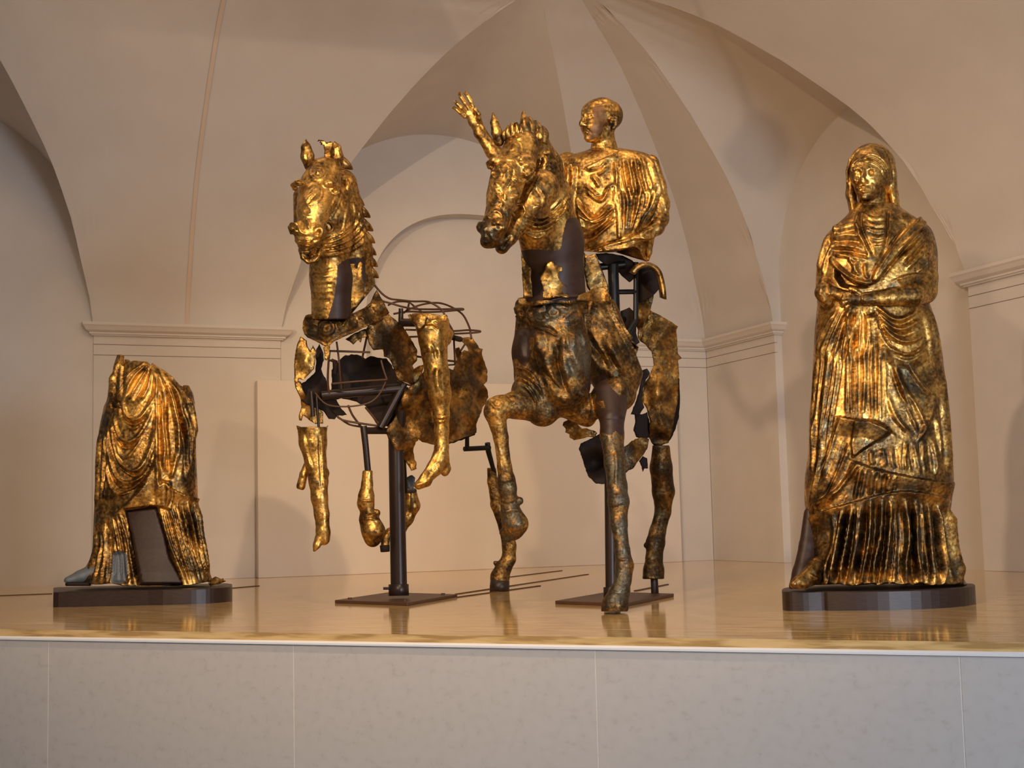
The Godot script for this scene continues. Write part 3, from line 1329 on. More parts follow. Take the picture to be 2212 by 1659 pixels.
# ---------- rods, tubes and tapering sweeps: «x,y,z,r ...» in studio units
func tube(o: Studio, called: String, text: String, mat: Material, parent: Node = null, bend := true, sides := 12, tinted := false, squash := 1.0) -> MeshInstance3D:
	var ps := []
	for w in text.split(" ", false):
		var q := w.split(",")
		ps.append([Vector3(float(q[0]), float(q[1]), float(q[2])), float(q[3])])
	var path := []
	if bend and ps.size() > 2:
		for i in ps.size() - 1:
			var a: Vector3 = ps[maxi(i - 1, 0)][0]
			var d: Vector3 = ps[mini(i + 2, ps.size() - 1)][0]
			var n := clampi(int((ps[i][0] as Vector3).distance_to(ps[i + 1][0]) / 5.0), 2, 10)
			for k in n:
				path.append([(ps[i][0] as Vector3).cubic_interpolate(ps[i + 1][0], a, d, float(k) / n), lerpf(ps[i][1], ps[i + 1][1], float(k) / n)])
		path.append(ps[ps.size() - 1])
	else: path = ps
	var v := PackedVector3Array()
	var t := PackedInt32Array()
	var up := Vector3(0.13, 0.21, 1).normalized()
	var n := path.size()
	for k in n:
		var d: Vector3 = ((path[mini(k + 1, n - 1)][0] as Vector3) - (path[maxi(k - 1, 0)][0] as Vector3)).normalized()
		if absf(d.dot(up)) > 0.95: up = Vector3(0, 1, 0.2).normalized()
		var x := d.cross(up).normalized()
		up = x.cross(d).normalized()
		for i in sides:
			var a := TAU * i / sides
			v.append((path[k][0] as Vector3) + (x * cos(a) + up * sin(a) * squash) * float(path[k][1]))
	for k in n - 1:
		for i in sides:
			var a := k * sides + i
			var b := k * sides + (i + 1) % sides
			t.append_array([a, b, b + sides, a, b + sides, a + sides])
	for e in [0, n - 1]:
		v.append(path[e][0])
		for i in sides:
			var a: int = e * sides + i
			var b: int = e * sides + (i + 1) % sides
			if e == 0: t.append_array([v.size() - 1, b, a])
			else: t.append_array([v.size() - 1, a, b])
	return finish(o, called, v, t, mat, 0.0, [], parent, tinted)

func figures() -> void:
	woman()
	togate()
	horse_left()
	horse_right()
	rider()
	floor_bars()
	white_panel()

func outline_at(o: Studio, text: String) -> PackedVector2Array:
	# a plan drawn in studio units (x, depth towards the visitor) as world x, z
	var out := PackedVector2Array()
	for w in text.split(" ", false):
		var q := w.split(",")
		var p := at(float(q[0]), 1295.0, o.depth - float(q[1]) / o.s)
		out.append(Vector2(p.x, p.z))
	return out

func smooth_ring(p: PackedVector2Array) -> PackedVector2Array:
	var out := PackedVector2Array()
	var n := p.size()
	for i in n:
		var a := p[(i + n - 1) % n]
		var d := p[(i + 2) % n]
		for k in 4: out.append(p[i].cubic_interpolate(p[(i + 1) % n], a, d, k / 4.0))
	return out

func px(text: String) -> PackedVector2Array:
	return points(text, [0, 0, 1])

func hollow_ear(text: String, inner: String, cell := 1.5) -> Array:
	var b := Blob.new()
	b.chain(text, 3, 0.8).dig(inner, 2)
	return b.net(cell)

# ---------------------------------------------------------------- the left horse: fragments on a wire cage
func horse_left() -> void:
	var o := studio(6.15, [600, 280, 1130, 1300])
	o.root = thing("horse_statue", "left gilded horse in fragments, its body half wire cage, bolted to a steel post", "horse statue", floor_at(858, 1297))
	o.bias = 0.0
	var A := [600, 280, 6.381]
	var Z := [540, 260, 2.9625]
	var C := [620, 600, 6.9125]
	var K := [800, 600, 5.925]
	var r := o.relief
	# bridle plates, throat creases
	rings(r, A, 545, 590, 100, 98, 3, 2.2)
	rings(r, A, 545, 590, 62, 60, 3, 1.6)
	rings(r, A, 410, 1120, 52, 48, 3, 1.8)
	carve(r, A, """
p 2 2.6 | 400,1062 362,950 372,860 420,790 490,745 560,765 608,840 605,925 545,1010 460,1055
r 3 1.8 | 400,1060 360,950 372,860 420,790 490,745 560,765 610,840 605,925 545,1010 460,1058 400,1060
r 4 2.2 | 395,1020 450,940 520,870
r 3 -1.8 | 410,1035 470,960 530,900
r 3 1.8 | 450,900 480,850 530,810
r 3 2.0 | 850,900 820,1000 770,1100 700,1220 640,1330
r 3 2.0 | 875,900 845,1010 790,1120 720,1240
r 3 2.2 | 520,560 545,600 575,565
r 3 2.0 | 510,620 545,590 590,625
r 3 -1.6 | 660,1180 720,1060 790,900
r 5 2.5 | 640,760 700,720 760,740
r 2.5 2 | 735,800 775,790 815,815
r 2.5 2 | 730,835 765,812 805,835
r 3 1.8 | 690,720 720,760 730,800
r 3 1.8 | 720,710 745,745 755,785
r 5 3.4 | 500,1440 540,1360 600,1370 605,1430 560,1490
r 4 3 | 180,1400 200,1350 240,1370 250,1420
r 4 -2.6 | 330,1240 345,1300 340,1380
r 5 3 | 400,1220 420,1300 430,1380
r 3 2 | 340,1180 400,1200 470,1180
r 4 -2.8 | 250,1545 360,1540 470,1550 560,1500
r 4 2.4 | 280,1330 330,1420 420,1440
r 4 2.5 | 270,1590 370,1575 460,1590
""", 1.5)
	carve(r, Z, """
r 4 3.4 | 450,785 520,775 600,740 670,680 700,600
r 4 3.4 | 455,762 520,750 590,712 650,650 670,580
r 4 3.4 | 460,812 540,802 620,770 690,710 725,640
r 4 3.4 | 465,840 560,828 640,800 715,740 745,660
r 4 3.2 | 480,868 570,855 660,825 735,775
r 3 -2.4 | 452,774 520,763 595,726 660,665
r 3 -2.4 | 458,799 530,788 612,755 682,695
r 3 -2.4 | 465,827 550,815 632,785 705,725
r 4 -2 | 388,950 440,965 500,960 560,940
r 4 2 | 388,985 450,1000 520,990
r 4 -2 | 392,1040 450,1055 530,1045
r 4 2 | 395,1085 460,1100 530,1090
r 4 -2 | 398,1140 460,1155 520,1145
r 4 2 | 330,850 350,895 400,908 440,865 445,810
r 6 4 | 300,785 345,800 400,780
r 4 -3 | 310,820 360,825 420,800
r 4 2.5 | 620,560 600,680 570,760
r 3 2 | 660,520 680,620 700,720
r 3 2 | 700,600 715,700 730,790
r 3 2 | 690,560 720,660 750,760
""", 1.25)
	carve(o.tone, A, """
p 20 -0.5 | 230,740 350,680 560,480 860,470 880,560 830,900 760,1150 600,1500 240,1560 190,1400
p 10 -0.3 | 620,690 760,690 790,780 690,930 620,850
p 8 0.2 | 440,500 650,500 650,680 440,680
p 8 0.15 | 370,800 600,760 600,1000 420,1050
""")
	carve(o.tone, Z, """
p 20 -0.45 | 380,900 560,880 545,1220 395,1230
p 30 0.12 | 600,420 780,420 830,1050 700,1150 720,880
p 12 0.3 | 330,830 440,830 430,900 350,900
p 14 -0.2 | 440,740 640,700 700,800 480,890
""")
	var head := Blob.new()
	head.chain("700,372,170,38 692,402,186,42", 10).chain("688,405,192,42 678,450,222,35 668,500,245,26", 10)
	head.chain("722,425,150,34 716,455,160,32 704,484,180,22", 10).chain("657,425,165,24 652,478,190,18", 10)
	# brows, sockets, eyes and lids; facial crests
	head.dig("724,411,230,8", 4).dig("633,407,222,6", 4)
	head.chain("704,399,232,5 716,396,228,6.5 732,402,212,6", 5).chain("654,394,230,5 644,394,226,6.5 633,400,212,6", 5)
	head.chain("724,411,213,7.5", 1.5).chain("637,406,208,6.5", 1.5)
	head.chain("713,411,226,2.6 722,404,224,2.8 734,410,212,2.6", 1.5).chain("713,414,226,2.6 724,420,222,2.8 733,416,212,2.6", 1.5)
	head.chain("724,428,206,7 712,450,216,7 700,470,226,6", 7).chain("650,426,208,7 650,450,216,6 652,468,224,5", 7)
	# muzzle: flared nostrils with rims, lips, open mouth, chin
	head.chain("648,498,252,17 684,500,250,19", 8).chain("636,492,250,12", 5).chain("688,501,256,13", 6)
	head.chain("646,518,254,10 664,523,260,11 684,516,252,10", 6).chain("660,540,236,16 676,545,205,18", 7)
	head.dig("634,494,266,6", 2.5).dig("688,503,272,8", 2.5).dig("648,534,262,5 670,538,262,6 692,526,244,4", 2.5)
	head.chain("676,496,266,3.4 688,490,264,4 698,498,256,4 696,510,256,3.4", 2).chain("640,483,262,3.4 630,484,256,4 625,491,250,3.6 629,504,254,3.4", 2)
	head.chain("650,540,242,5 655,556,242,6 666,564,240,6.5 682,558,232,6 690,540,224,5", 3)
	head.chain("715,470,140,44 716,520,130,46", 16)
	head.chain("705,505,150,42 715,600,140,44 716,700,128,43", 14).chain("736,400,110,36 745,450,95,36 762,540,75,40 772,640,55,42", 16)
	head.slice(Vector3(0, 1, 0), Vector3(0, 690, 0)).slice(Vector3(50, 41, 0), Vector3(768, 668, 0)).slice(Vector3(-0.25, -1, 0.1), Vector3(690, 341, 160))
	var hn := head.net(2.4)
	var fill := px("729,574 738,566 749,560 764,557 776,556 788,562 791,600 788,624 786,650 768,672 756,692 706,694 722,642 727,610")
	finish(o, "head_and_neck", hn[0], hn[1], M.gilt, 1.0, [[fill, "resin_fill", M.resin, 20.0]])
	plate(o, "neck_fragment", px("746,585 753,570 766,565 769,584 776,562 783,570 782,600 787,612 801,620 780,646 771,662 760,668 748,662 744,625"), [[750, 600, 118], [775, 600, 112], [760, 650, 112], [800, 620, 88]], M.bronze, 5, 0.8, 4.0, null, 11)
	for e in [["668,358,170,11 664,338,176,15 661,318,178,11 661,301,176,1.5", "662,344,192,5 660,330,194,7 660,316,192,3"], ["731,356,164,11 728,338,170,14 726,320,172,11 722,306,170,2", "727,346,186,5 726,332,188,7 725,318,186,4"]]:
		var n := hollow_ear(e[0], e[1])
		finish(o, "ear", n[0], n[1], M.gilt, 0.0)
	plate(o, "forelock", px("700,341 701,325 699,318 695,319 699,314 692,312 697,308 690,309 692,304 685,306 688,301 700,304 706,308 714,305 720,309 718,320 715,330 716,343 706,346"), [[705, 310, 176], [705, 340, 168]], M.gilt, 10, 0.4, 3.5, null, 12)
	var tips := [[762, 364], [776, 414], [787, 442], [800, 468], [806, 497], [810, 523], [813, 549], [816, 574], [818, 598]]
	for k in tips.size():
		var q = tips[k]
		var z := 100.0 - k * 4.0
		tube(o, "mane_tuft", "%d,%d,%d,12 %d,%d,%d,13 %d,%d,%d,9 %d,%d,%d,1.2" % [q[0] - 40, q[1] - 20, z + 14, q[0] - 26, q[1] - 15, z + 12, q[0] - 11, q[1] - 6, z + 8, q[0], q[1] + 2, z], M.gilt, null, true, 10, true, 0.6)
	# bit cheek-piece and the tuft below the ear
	tube(o, "bit_ring", "705,478,214,3 713,480,208,3 719,488,200,3 717,498,198,3 709,503,204,3 703,498,210,3 702,487,214,3 705,478,214,3", M.gilt, null, true, 8, true)
	tube(o, "bridle_knot", "748,388,150,5 750,402,154,8 746,416,156,7 742,424,154,3", M.gilt, null, true, 10, true)
	# the breast collar in relief
	rings(r, C, 590, 745, 118, 108, 3, 3.2)
	rings(r, C, 590, 745, 60, 56, 8, 3.5)
	rings(r, C, 975, 675, 62, 52, 3.5, 3)
	carve(r, C, """
e 3.5 4.5 | 280,590 330,580 420,545 520,510 620,535 760,585 880,560 1000,525 1150,465 1240,400
e 3.5 4 | 270,830 330,890 400,930 530,985 600,1020 700,950 850,870 1000,810 1150,735 1290,690
e 4 -4 | 300,640 420,590 520,555 620,575 760,620 840,600
r 4 3.5 | 320,700 400,690 450,720
r 4 3.5 | 300,760 380,790 440,780
r 4 3.5 | 310,830 380,850 430,830
r 4 4 | 830,740 850,680 890,620 940,600
r 4 4 | 870,760 920,770 980,740 1050,690
r 3.5 3 | 1060,610 1110,590 1150,620 1120,650
r 4 3 | 740,700 790,730 800,780
p 6 4 | 1270,440 1330,420 1380,480 1350,530 1290,510
r 3 3 | 1200,690 1330,640 1500,590
r 5 4 | 1440,480 1500,640 1600,820
""")
	carve(o.tone, C, """
p 10 0.22 | 240,560 1250,380 1300,690 600,1030 260,880
p 10 -0.2 | 480,640 700,640 700,840 480,840
p 30 0.35 | 1240,370 1400,150 1660,700 1650,1600 1200,1000
p 12 -0.25 | 120,960 420,1000 430,1250 250,1530 120,1400
""")
	carve(o.tone, K, """
p 60 0.22 | 0,300 500,600 640,1150 1160,780 1520,900 1560,1659 0,1659
p 20 -0.12 | 1090,900 1400,900 1490,1200 1050,1250
""")
	carve(r, K, """
e 4 5 | 250,480 330,620 420,760 480,930 530,1080
e 3 -4 | 290,520 370,680 450,860 500,1020
r 6 3 | 130,700 170,850 200,980
r 8 4 | 260,900 330,1080 420,1250
r 3 -2.5 | 690,1110 640,1230 610,1310
""")
	o.bias = 0.21
	o.grain = 0.8
	o.green = 0.04
	plate(o, "breast_collar", points("262,590 275,562 330,545 400,528 460,512 520,500 620,535 700,560 760,572 850,562 1000,522 1150,452 1245,370 1290,260 1340,175 1400,290 1445,350 1470,420 1530,520 1420,640 1300,685 1150,742 1000,822 850,882 700,952 640,1010 600,1042 530,1005 400,935 300,890 262,850 232,760 238,660", C), [[655, 700, 112], [680, 700, 150], [705, 715, 168], [740, 710, 160], [780, 690, 128], [810, 665, 92], [815, 630, 66], [838, 690, 66]], M.bronze, 7, 0.4, 2.2, null, 13)
	plate(o, "collar_drop", points("540,1040 640,1000 640,1140 600,1235 560,1225 555,1130", C), [[705, 755, 160]], M.bronze, 4, 0.6, 4.0, null, 14)
	plate(o, "collar_fragment", points("870,915 1000,830 1170,760 1200,880 1120,900 1100,970 1060,930 990,1000 930,950", C), [[760, 730, 120], [790, 720, 108]], M.gilt, 4, 0.6, 4.0, null, 15)
	plate(o, "shoulder_plate", px("799,700 815,688 838,676 845,684 856,692 874,711 889,735 901,755 901,779 891,790 894,797 905,790 916,787 912,805 905,822 891,832 876,826 868,824 857,818 851,799 846,784 840,774 829,769 830,771 827,755 807,757 798,745 793,730 789,712"), [[800, 710, 96], [800, 745, 100], [838, 690, 70], [890, 750, -10], [850, 790, 70], [895, 790, 0], [860, 818, 60], [905, 815, 20]], M.bronze, 5, 0.8, 4.5, null, 16)
	plate(o, "flank_plate", px("873,847 884,836 892,832 903,822 916,800 940,790 965,794 979,799 986,779 984,752 992,750 997,761 1003,756 1012,758 1009,750 1002,742 994,735 997,730 1009,728 1021,729 1029,741 1035,752 1043,754 1041,762 1048,786 1053,799 1052,824 1045,831 1053,843 1055,858 1050,872 1043,879 1040,890 1036,900 1029,916 1029,935 1018,941 1008,943 990,950 973,956 950,962 928,959 917,956 903,949 907,946 898,955 893,970 895,988 900,1003 900,1013 888,1017 882,1006 871,988 873,975 860,979 848,961 837,943 832,930 837,923 846,912 855,898 862,874"), [[840, 930, 40], [850, 960, 36], [875, 860, 52], [900, 830, 40], [885, 1005, -20], [905, 940, 20], [940, 800, -40], [950, 900, -20], [990, 760, -170], [1000, 850, -130], [1020, 730, -230], [1050, 800, -250], [1050, 860, -240], [1030, 930, -190], [970, 955, -90]], M.bronze, 5, 1.2, 5.0, null, 17)
	plate(o, "belly_lip", px("985,925 1005,915 1030,925 1026,940 1008,946 985,955 960,962 940,958 960,945"), [[985, 940, -190]], M.inside, 4, 1.0, 5.0, null, 18)
	plate(o, "inner_shell", px("716,862 716,800 724,790 736,775 746,767 765,766 778,768 789,775 800,769 835,774 860,810 878,850 865,890 838,922 815,918 800,895 793,880 770,868 742,862"), [[740, 800, -40], [800, 790, -70], [850, 850, -10], [830, 910, 10]], M.inside, 5, 1.5, 6.0, null, 19)
	plate(o, "inner_shell", px("682,756 690,742 699,765 700,778 694,797 705,822 712,842 727,863 736,881 750,896 728,899 723,906 710,905 698,888 680,881 663,874 650,865 646,830 660,824 681,803 683,780"), [[690, 800, 60], [660, 850, 50], [720, 890, 20]], M.inside, 5, 1.0, 5.0, null, 20)
	o.bias = 0.0
	plate(o, "thigh_plate", px("655,730 663,736 664,748 670,757 676,745 682,759 681,778 678,797 668,808 655,821 646,818 642,830 636,826 635,792 637,766 643,740 649,727"), [[660, 780, 112], [640, 780, 88], [678, 780, 100], [650, 825, 100]], M.gilt, 5, 0.6, 4.0, null, 21)
	plate(o, "elbow_plate", px("635,818 638,838 649,861 651,878 645,899 646,908 652,909 655,897 671,910 681,916 698,915 698,890 683,881 667,867 655,842 650,825"), [[645, 840, 60], [690, 905, 30], [655, 890, 40]], M.gilt, 5, 0.5, 4.0, null, 22)
	tube(o, "bracket", "672,845,66,4.5 676,900,66,4.5", M.steel, null, false)
	tube(o, "bracket", "683,850,62,3 689,930,64,3", M.steel, null, false)
	o.bias = 0.02
	o.green = 0.0
	# the forelegs
	carve(o.tone, [0, 0, 1], """
p 12 -0.15 | 636,915 712,915 720,1195 670,1195
p 6 -0.4 | 782,1010 808,1010 806,1075 778,1080
p 6 -0.25 | 640,1000 664,1000 664,1065 640,1065
p 8 0.15 | 770,1100 836,1100 836,1190 776,1190
""")
	carve(r, [0, 0, 1], """
r 5 4 | 655,935 662,975 676,1020
r 5 -3 | 690,940 692,1000 696,1060
r 4 -3 | 775,1102 795,1108 815,1104
r 4 3 | 772,1076 790,1082 810,1078
r 4 3 | 780,1125 800,1120 822,1128
""")
	var leg := Blob.new()
	leg.chain("674,915,84,33 676,955,84,30 682,1000,86,23 688,1040,88,20.5 690,1075,90,18 695,1110,90,16 698,1150,90,15 699,1164,90,14", 6).chain("690,1164,94,11 684,1178,98,8 679,1189,100,3.5", 4)
	leg.chain("700,1022,84,12", 6)
	leg.dig("674,905,84,27 676,948,84,20", 2).slice(Vector3(0, -1, 0), Vector3(0, 922, 0))
	var n1 := leg.net(2.2)
	finish(o, "foreleg", n1[0], n1[1], M.gilt)
	for q in ["640,919 648,921 655,926 648,934 643,930", "709,918 700,926 696,934 705,936 707,928"]:
		plate(o, "foreleg_rim_shard", px(q), [[640, 925, 86], [708, 925, 86]], M.gilt, 6, 0.3, 3.0, null, 23)
	var side := Blob.new()
	side.chain("663,1000,66,6 656,1025,64,9 650,1050,62,10", 3).slice(Vector3(-0.3, 1, 0), Vector3(650, 1058, 0))
	var n2 := side.net(1.8)
	finish(o, "foreleg_fragment", n2[0], n2[1], M.gilt, 0.0)
	var leg2 := Blob.new()
	leg2.chain("794,1012,70,11 793,1045,70,12 791,1072,70,17 790,1088,70,18 793,1104,70,15", 5).chain("797,1122,72,22 806,1148,74,25 805,1164,74,18", 7).chain("814,1108,72,8", 4).slice(Vector3(0, -1, 0), Vector3(0, 1016, 0))
	var n3 := leg2.net(2.2)
	finish(o, "foreleg", n3[0], n3[1], M.gilt)
	# hind legs
	carve(o.tone, [0, 0, 1], "p 10 0.3 | 1040,1000 1130,1000 1120,1290 1040,1290")
	var hind := Blob.new()
	hind.chain("886,1066,-130,15 890,1092,-130,17 878,1120,-130,15 868,1144,-130,9", 6).chain("842,1150,-130,9 832,1165,-128,9 832,1180,-126,10", 5).chain("868,1144,-130,9 842,1150,-130,9", 6)
	var n4 := hind.net(2.2)
	finish(o, "hind_leg", n4[0], n4[1], M.gilt, 0.0)
	tube(o, "hoof_cap", "831,1178,-126,11 832,1192,-125,10", M.inside, null, false, 14)
	plate(o, "corroded_shard", px("879,1031 890,1026 897,1032 896,1050 889,1059 880,1055"), [[888, 1040, -60]], M.lead, 5, 0.8, 4.0, null, 24)
	tube(o, "bracket", "872,990,-20,5 876,1062,-60,5 896,1060,-100,5", M.black, null, false)
	var far := Blob.new()
	far.chain("1062,1014,-333,10 1064,1040,-333,11 1074,1090,-333,14 1094,1140,-333,16 1100,1180,-333,15 1099,1208,-333,15 1088,1226,-330,17 1080,1246,-326,20 1079,1262,-322,21", 5).dig("1062,1006,-333,7 1063,1022,-333,6", 1.5).slice(Vector3(0, -1, 0), Vector3(0, 1010, 0)).slice(Vector3(0, 1, 0), Vector3(0, 1256, 0)).chain("1070,1216,-330,5", 4)
	var n5 := far.net(2.4)
	finish(o, "hind_leg", n5[0], n5[1], M.bronze, 0.0)
	tube(o, "hoof_cap", "1080,1254,-322,21 1079,1268,-322,21.5 1079,1280,-322,21.5", M.plinth, null, false, 24)
	# --- steel post, arms and cage
	var st := thing("display_stand", "brown steel post on a square base plate, carrying the wire cage of the left horse", "display stand", floor_at(858, 1297))
	var save := o.root
	o.root = st
	var f := floor_at(880, 1309)
	var l := floor_at(723, 1303)
	var rr := floor_at(988, 1290)
	put("base_plate", block(f, rr - f, Vector3.UP * 0.014, l - f, st.position, 0.002), M.brown, st)
	for q in [[0.12, 0.12], [0.88, 0.12], [0.12, 0.88], [0.88, 0.88]]:
		var c := CylinderMesh.new()
		c.top_radius = 0.009
		c.bottom_radius = 0.009
		c.height = 0.008
		var b := put("bolt", c, M.brown, st)
		b.position = f + (rr - f) * q[0] + (l - f) * q[1] + Vector3.UP * 0.018 - st.position
	tube(o, "pole", "855,940,10,16.5 862,1284,10,18", M.steel, st, false, 32)
	tube(o, "pole_sleeve", "861,1262,10,22 861.5,1287,10,22", M.steel, st, false, 32)
	tube(o, "pole_bolt", "828,1271,16,3 842,1271,14,3", M.steel, st, false)
	tube(o, "brace", "872,828,36,9 822,924,50,8.5", M.steel, st, false, 20)
	tube(o, "crossbar", "694,854,72,10 868,838,36,10.5", M.steel, st, false, 20)
	tube(o, "brace", "862,940,10,12 870,836,30,12", M.steel, st, false, 20)
	tube(o, "arm", "783,931,70,7 834,931,30,7 858,936,10,7", M.steel, st, false, 16)
	tube(o, "rod", "785,920,70,7.5 790,965,70,7 795,1020,70,7", M.steel, st, false, 16)
	tube(o, "arm", "866,697,0,9 912,697,20,9", M.steel, st, false, 16)
	tube(o, "arm", "866,666,0,5 866,700,0,6 864,836,20,6", M.steel, st, false, 16)
	tube(o, "arm", "735,806,40,5 738,850,60,5", M.steel, st, false)
	tube(o, "arm", "1009,940,-250,4.5 1009,972,-262,5", M.black, st, false)
	tube(o, "arm", "1003,970,-262,5.5 1058,967,-300,5.5", M.black, st, false)
	tube(o, "arm", "1053,957,-298,6 1055,975,-304,6 1068,1022,-330,4.5", M.black, st, false)
	tube(o, "arm", "978,729,-30,6 994,733,-170,6", M.inside, st, false)
	tube(o, "arm", "716,778,60,4 724,781,60,6 724,808,60,5", M.inside, st, false)
	var wires := ["806,612,60,2.3 825,634,50,2.3 842,645,40,2.3 864,648,20,2.3 893,651,-20,2.3 918,651,-70,2.3 933,655,-80,2.3 955,671,-80,2.3 970,700,-70,2.3 979,718,-60,2.3 981,745,-60,2.3 983,786,-60,2.3",
		"828,651,60,2.3 847,656,50,2.3 867,662,40,2.3 894,667,10,2.3 918,668,-20,2.3 952,668,-80,2.3 986,667,-180,2.3 999,667,-230,2.3 1000,669,-250,2.3 986,670,-260,2.3 952,673,-200,2.3 918,674,-150,2.3 881,673,-100,2.3 851,678,-60,2.3",
		"839,659,20,2.2 856,652,0,2.2 881,652,-30,2.2 894,661,-30,2.2 911,674,-20,2.2 920,690,0,2.2", "879,671,-60,2.2 901,661,-90,2.2 927,655,-120,2.2 952,655,-160,2.2 977,664,-190,2.2 999,679,-215,2.2 1011,700,-225,2.2 1016,715,-230,2.2 1018,732,-228,2.2",
		"876,712,10,2.2 901,713,-10,2.2 977,715,-140,2.2 1011,713,-220,2.2 1035,715,-270,2.2 1036,717,-285,2.2 1019,719,-280,2.2 981,721,-240,2.2", "876,728,0,2.2 908,727,-30,2.2", "884,652,-20,2.2 880,668,-30,2.2 872,676,-40,2.2",
		"900,770,-60,2.4 960,778,-120,2.4 986,781,-160,2.4", "962,789,-110,2 990,787,-160,2", "994,760,-160,2.2 1004,744,-180,2.2",
		"727,738,120,2.2 730,759,116,2.2 733,788,110,2.2 736,828,90,2.2", "792,729,90,2.4 783,772,60,2.4", "711,758,120,2.4 799,761,80,2.4", "713,756,118,2.4 710,779,112,2.4 708,824,90,2.6 711,850,76,2.6", "713,779,110,2.4 721,779,100,2.4 727,790,90,2.4",
		"718,829,92,2.2 770,824,100,2.2 836,820,70,2.2", "823,778,70,2.2 829,800,72,2.2 836,820,70,2.2", "833,825,70,1.8 819,852,86,1.8 797,870,96,1.8 754,878,104,1.8 707,874,96,1.8 681,849,84,1.8", "752,876,60,2.4 761,896,50,2.4 774,914,40,2.4 782,924,50,2.4",
		"728,898,60,2.4 739,907,56,2.4 775,914,50,2.4 818,920,44,2.4", "740,908,40,2.2 755,917,30,2.2 774,921,30,2.2 801,925,30,2.2 822,922,40,2.2", "790,880,0,2.8 804,897,10,2.8 820,918,36,2.8", "858,822,50,2 884,832,30,2 900,836,20,2"]
	for w in wires: tube(o, "cage_wire", w, M.brown, st, true, 8)
	o.root = save
	# --- the rider's left leg, the only piece of the rider here
	var g := thing("leg_fragment", "gilded bare rider's leg broken off above the knee, hanging at the left horse's flank", "statue fragment", floor_at(940, 1297))
	o.root = g
	o.bias = 0.03
	carve(r, K, """
r 5 4 | 700,600 800,590 870,640
r 4 -3 | 690,622 790,618 860,660
r 5 4 | 760,560 830,550 890,580
r 8 5 | 720,870 760,890 770,960
r 8 -4 | 820,920 840,1000 830,1050
r 9 5 | 860,1150 850,1300 880,1450
""")
	carve(r, [540, 760, 2.861], """
e 3 3 | 1120,400 1180,408 1230,396
e 3 2.5 | 1120,425 1180,432 1230,420
r 5 4 | 1050,790 1110,700 1150,620
r 4 -3 | 1090,790 1130,730 1170,690
r 4 3 | 1010,825 1060,815 1110,790
""")
	carve(o.tone, [0, 0, 1], "p 12 -0.3 | 890,670 985,670 985,1070 885,1070\np 14 0.3 | 875,672 910,672 916,790 895,760")
	var rl := Blob.new()
	rl.chain("930,672,42,36 934,702,44,35 936,733,46,31 938,762,46,27 944,810,46,26 950,850,46,24 953,895,46,17 954,930,46,15 954,965,48,15", 8).chain("966,722,34,14 966,736,34,9", 7).chain("900,688,36,14", 6)
	rl.chain("954,965,48,15 950,990,50,17 940,1010,58,17 920,1034,74,13 903,1048,84,9", 6).chain("954,985,46,16 962,1012,38,11 961,1020,40,9", 6).chain("922,1042,72,10 906,1050,82,7", 4)
	rl.slice(Vector3(0.12, -1, 0.15), Vector3(930, 683, 46)).dig("930,664,42,30 932,692,42,26", 1.5)
	var n6 := rl.net(2.2)
	finish(o, "leg", n6[0], n6[1], M.gilt)
	plate(o, "torn_hem", px("881,681 886,678 893,682 899,678 908,677 914,682 922,684 918,700 905,712 899,704 891,692 885,690"), [[885, 682, 60], [910, 690, 84], [918, 690, 84]], M.bronze, 4, 0.8, 4.0, null, 25)
	plate(o, "torn_hem", px("922,682 932,680 940,683 946,679 955,682 962,678 968,690 960,694 948,688 935,690 925,692"), [[930, 685, 82], [960, 685, 70]], M.bronze, 4, 0.8, 4.0, null, 26)
	tube(o, "mounting_pin", "905,697,20,8 932,700,40,8", M.steel, g, false)
	tube(o, "mounting_pin", "955,686,30,5 962,684,-60,5", M.steel, g, false)

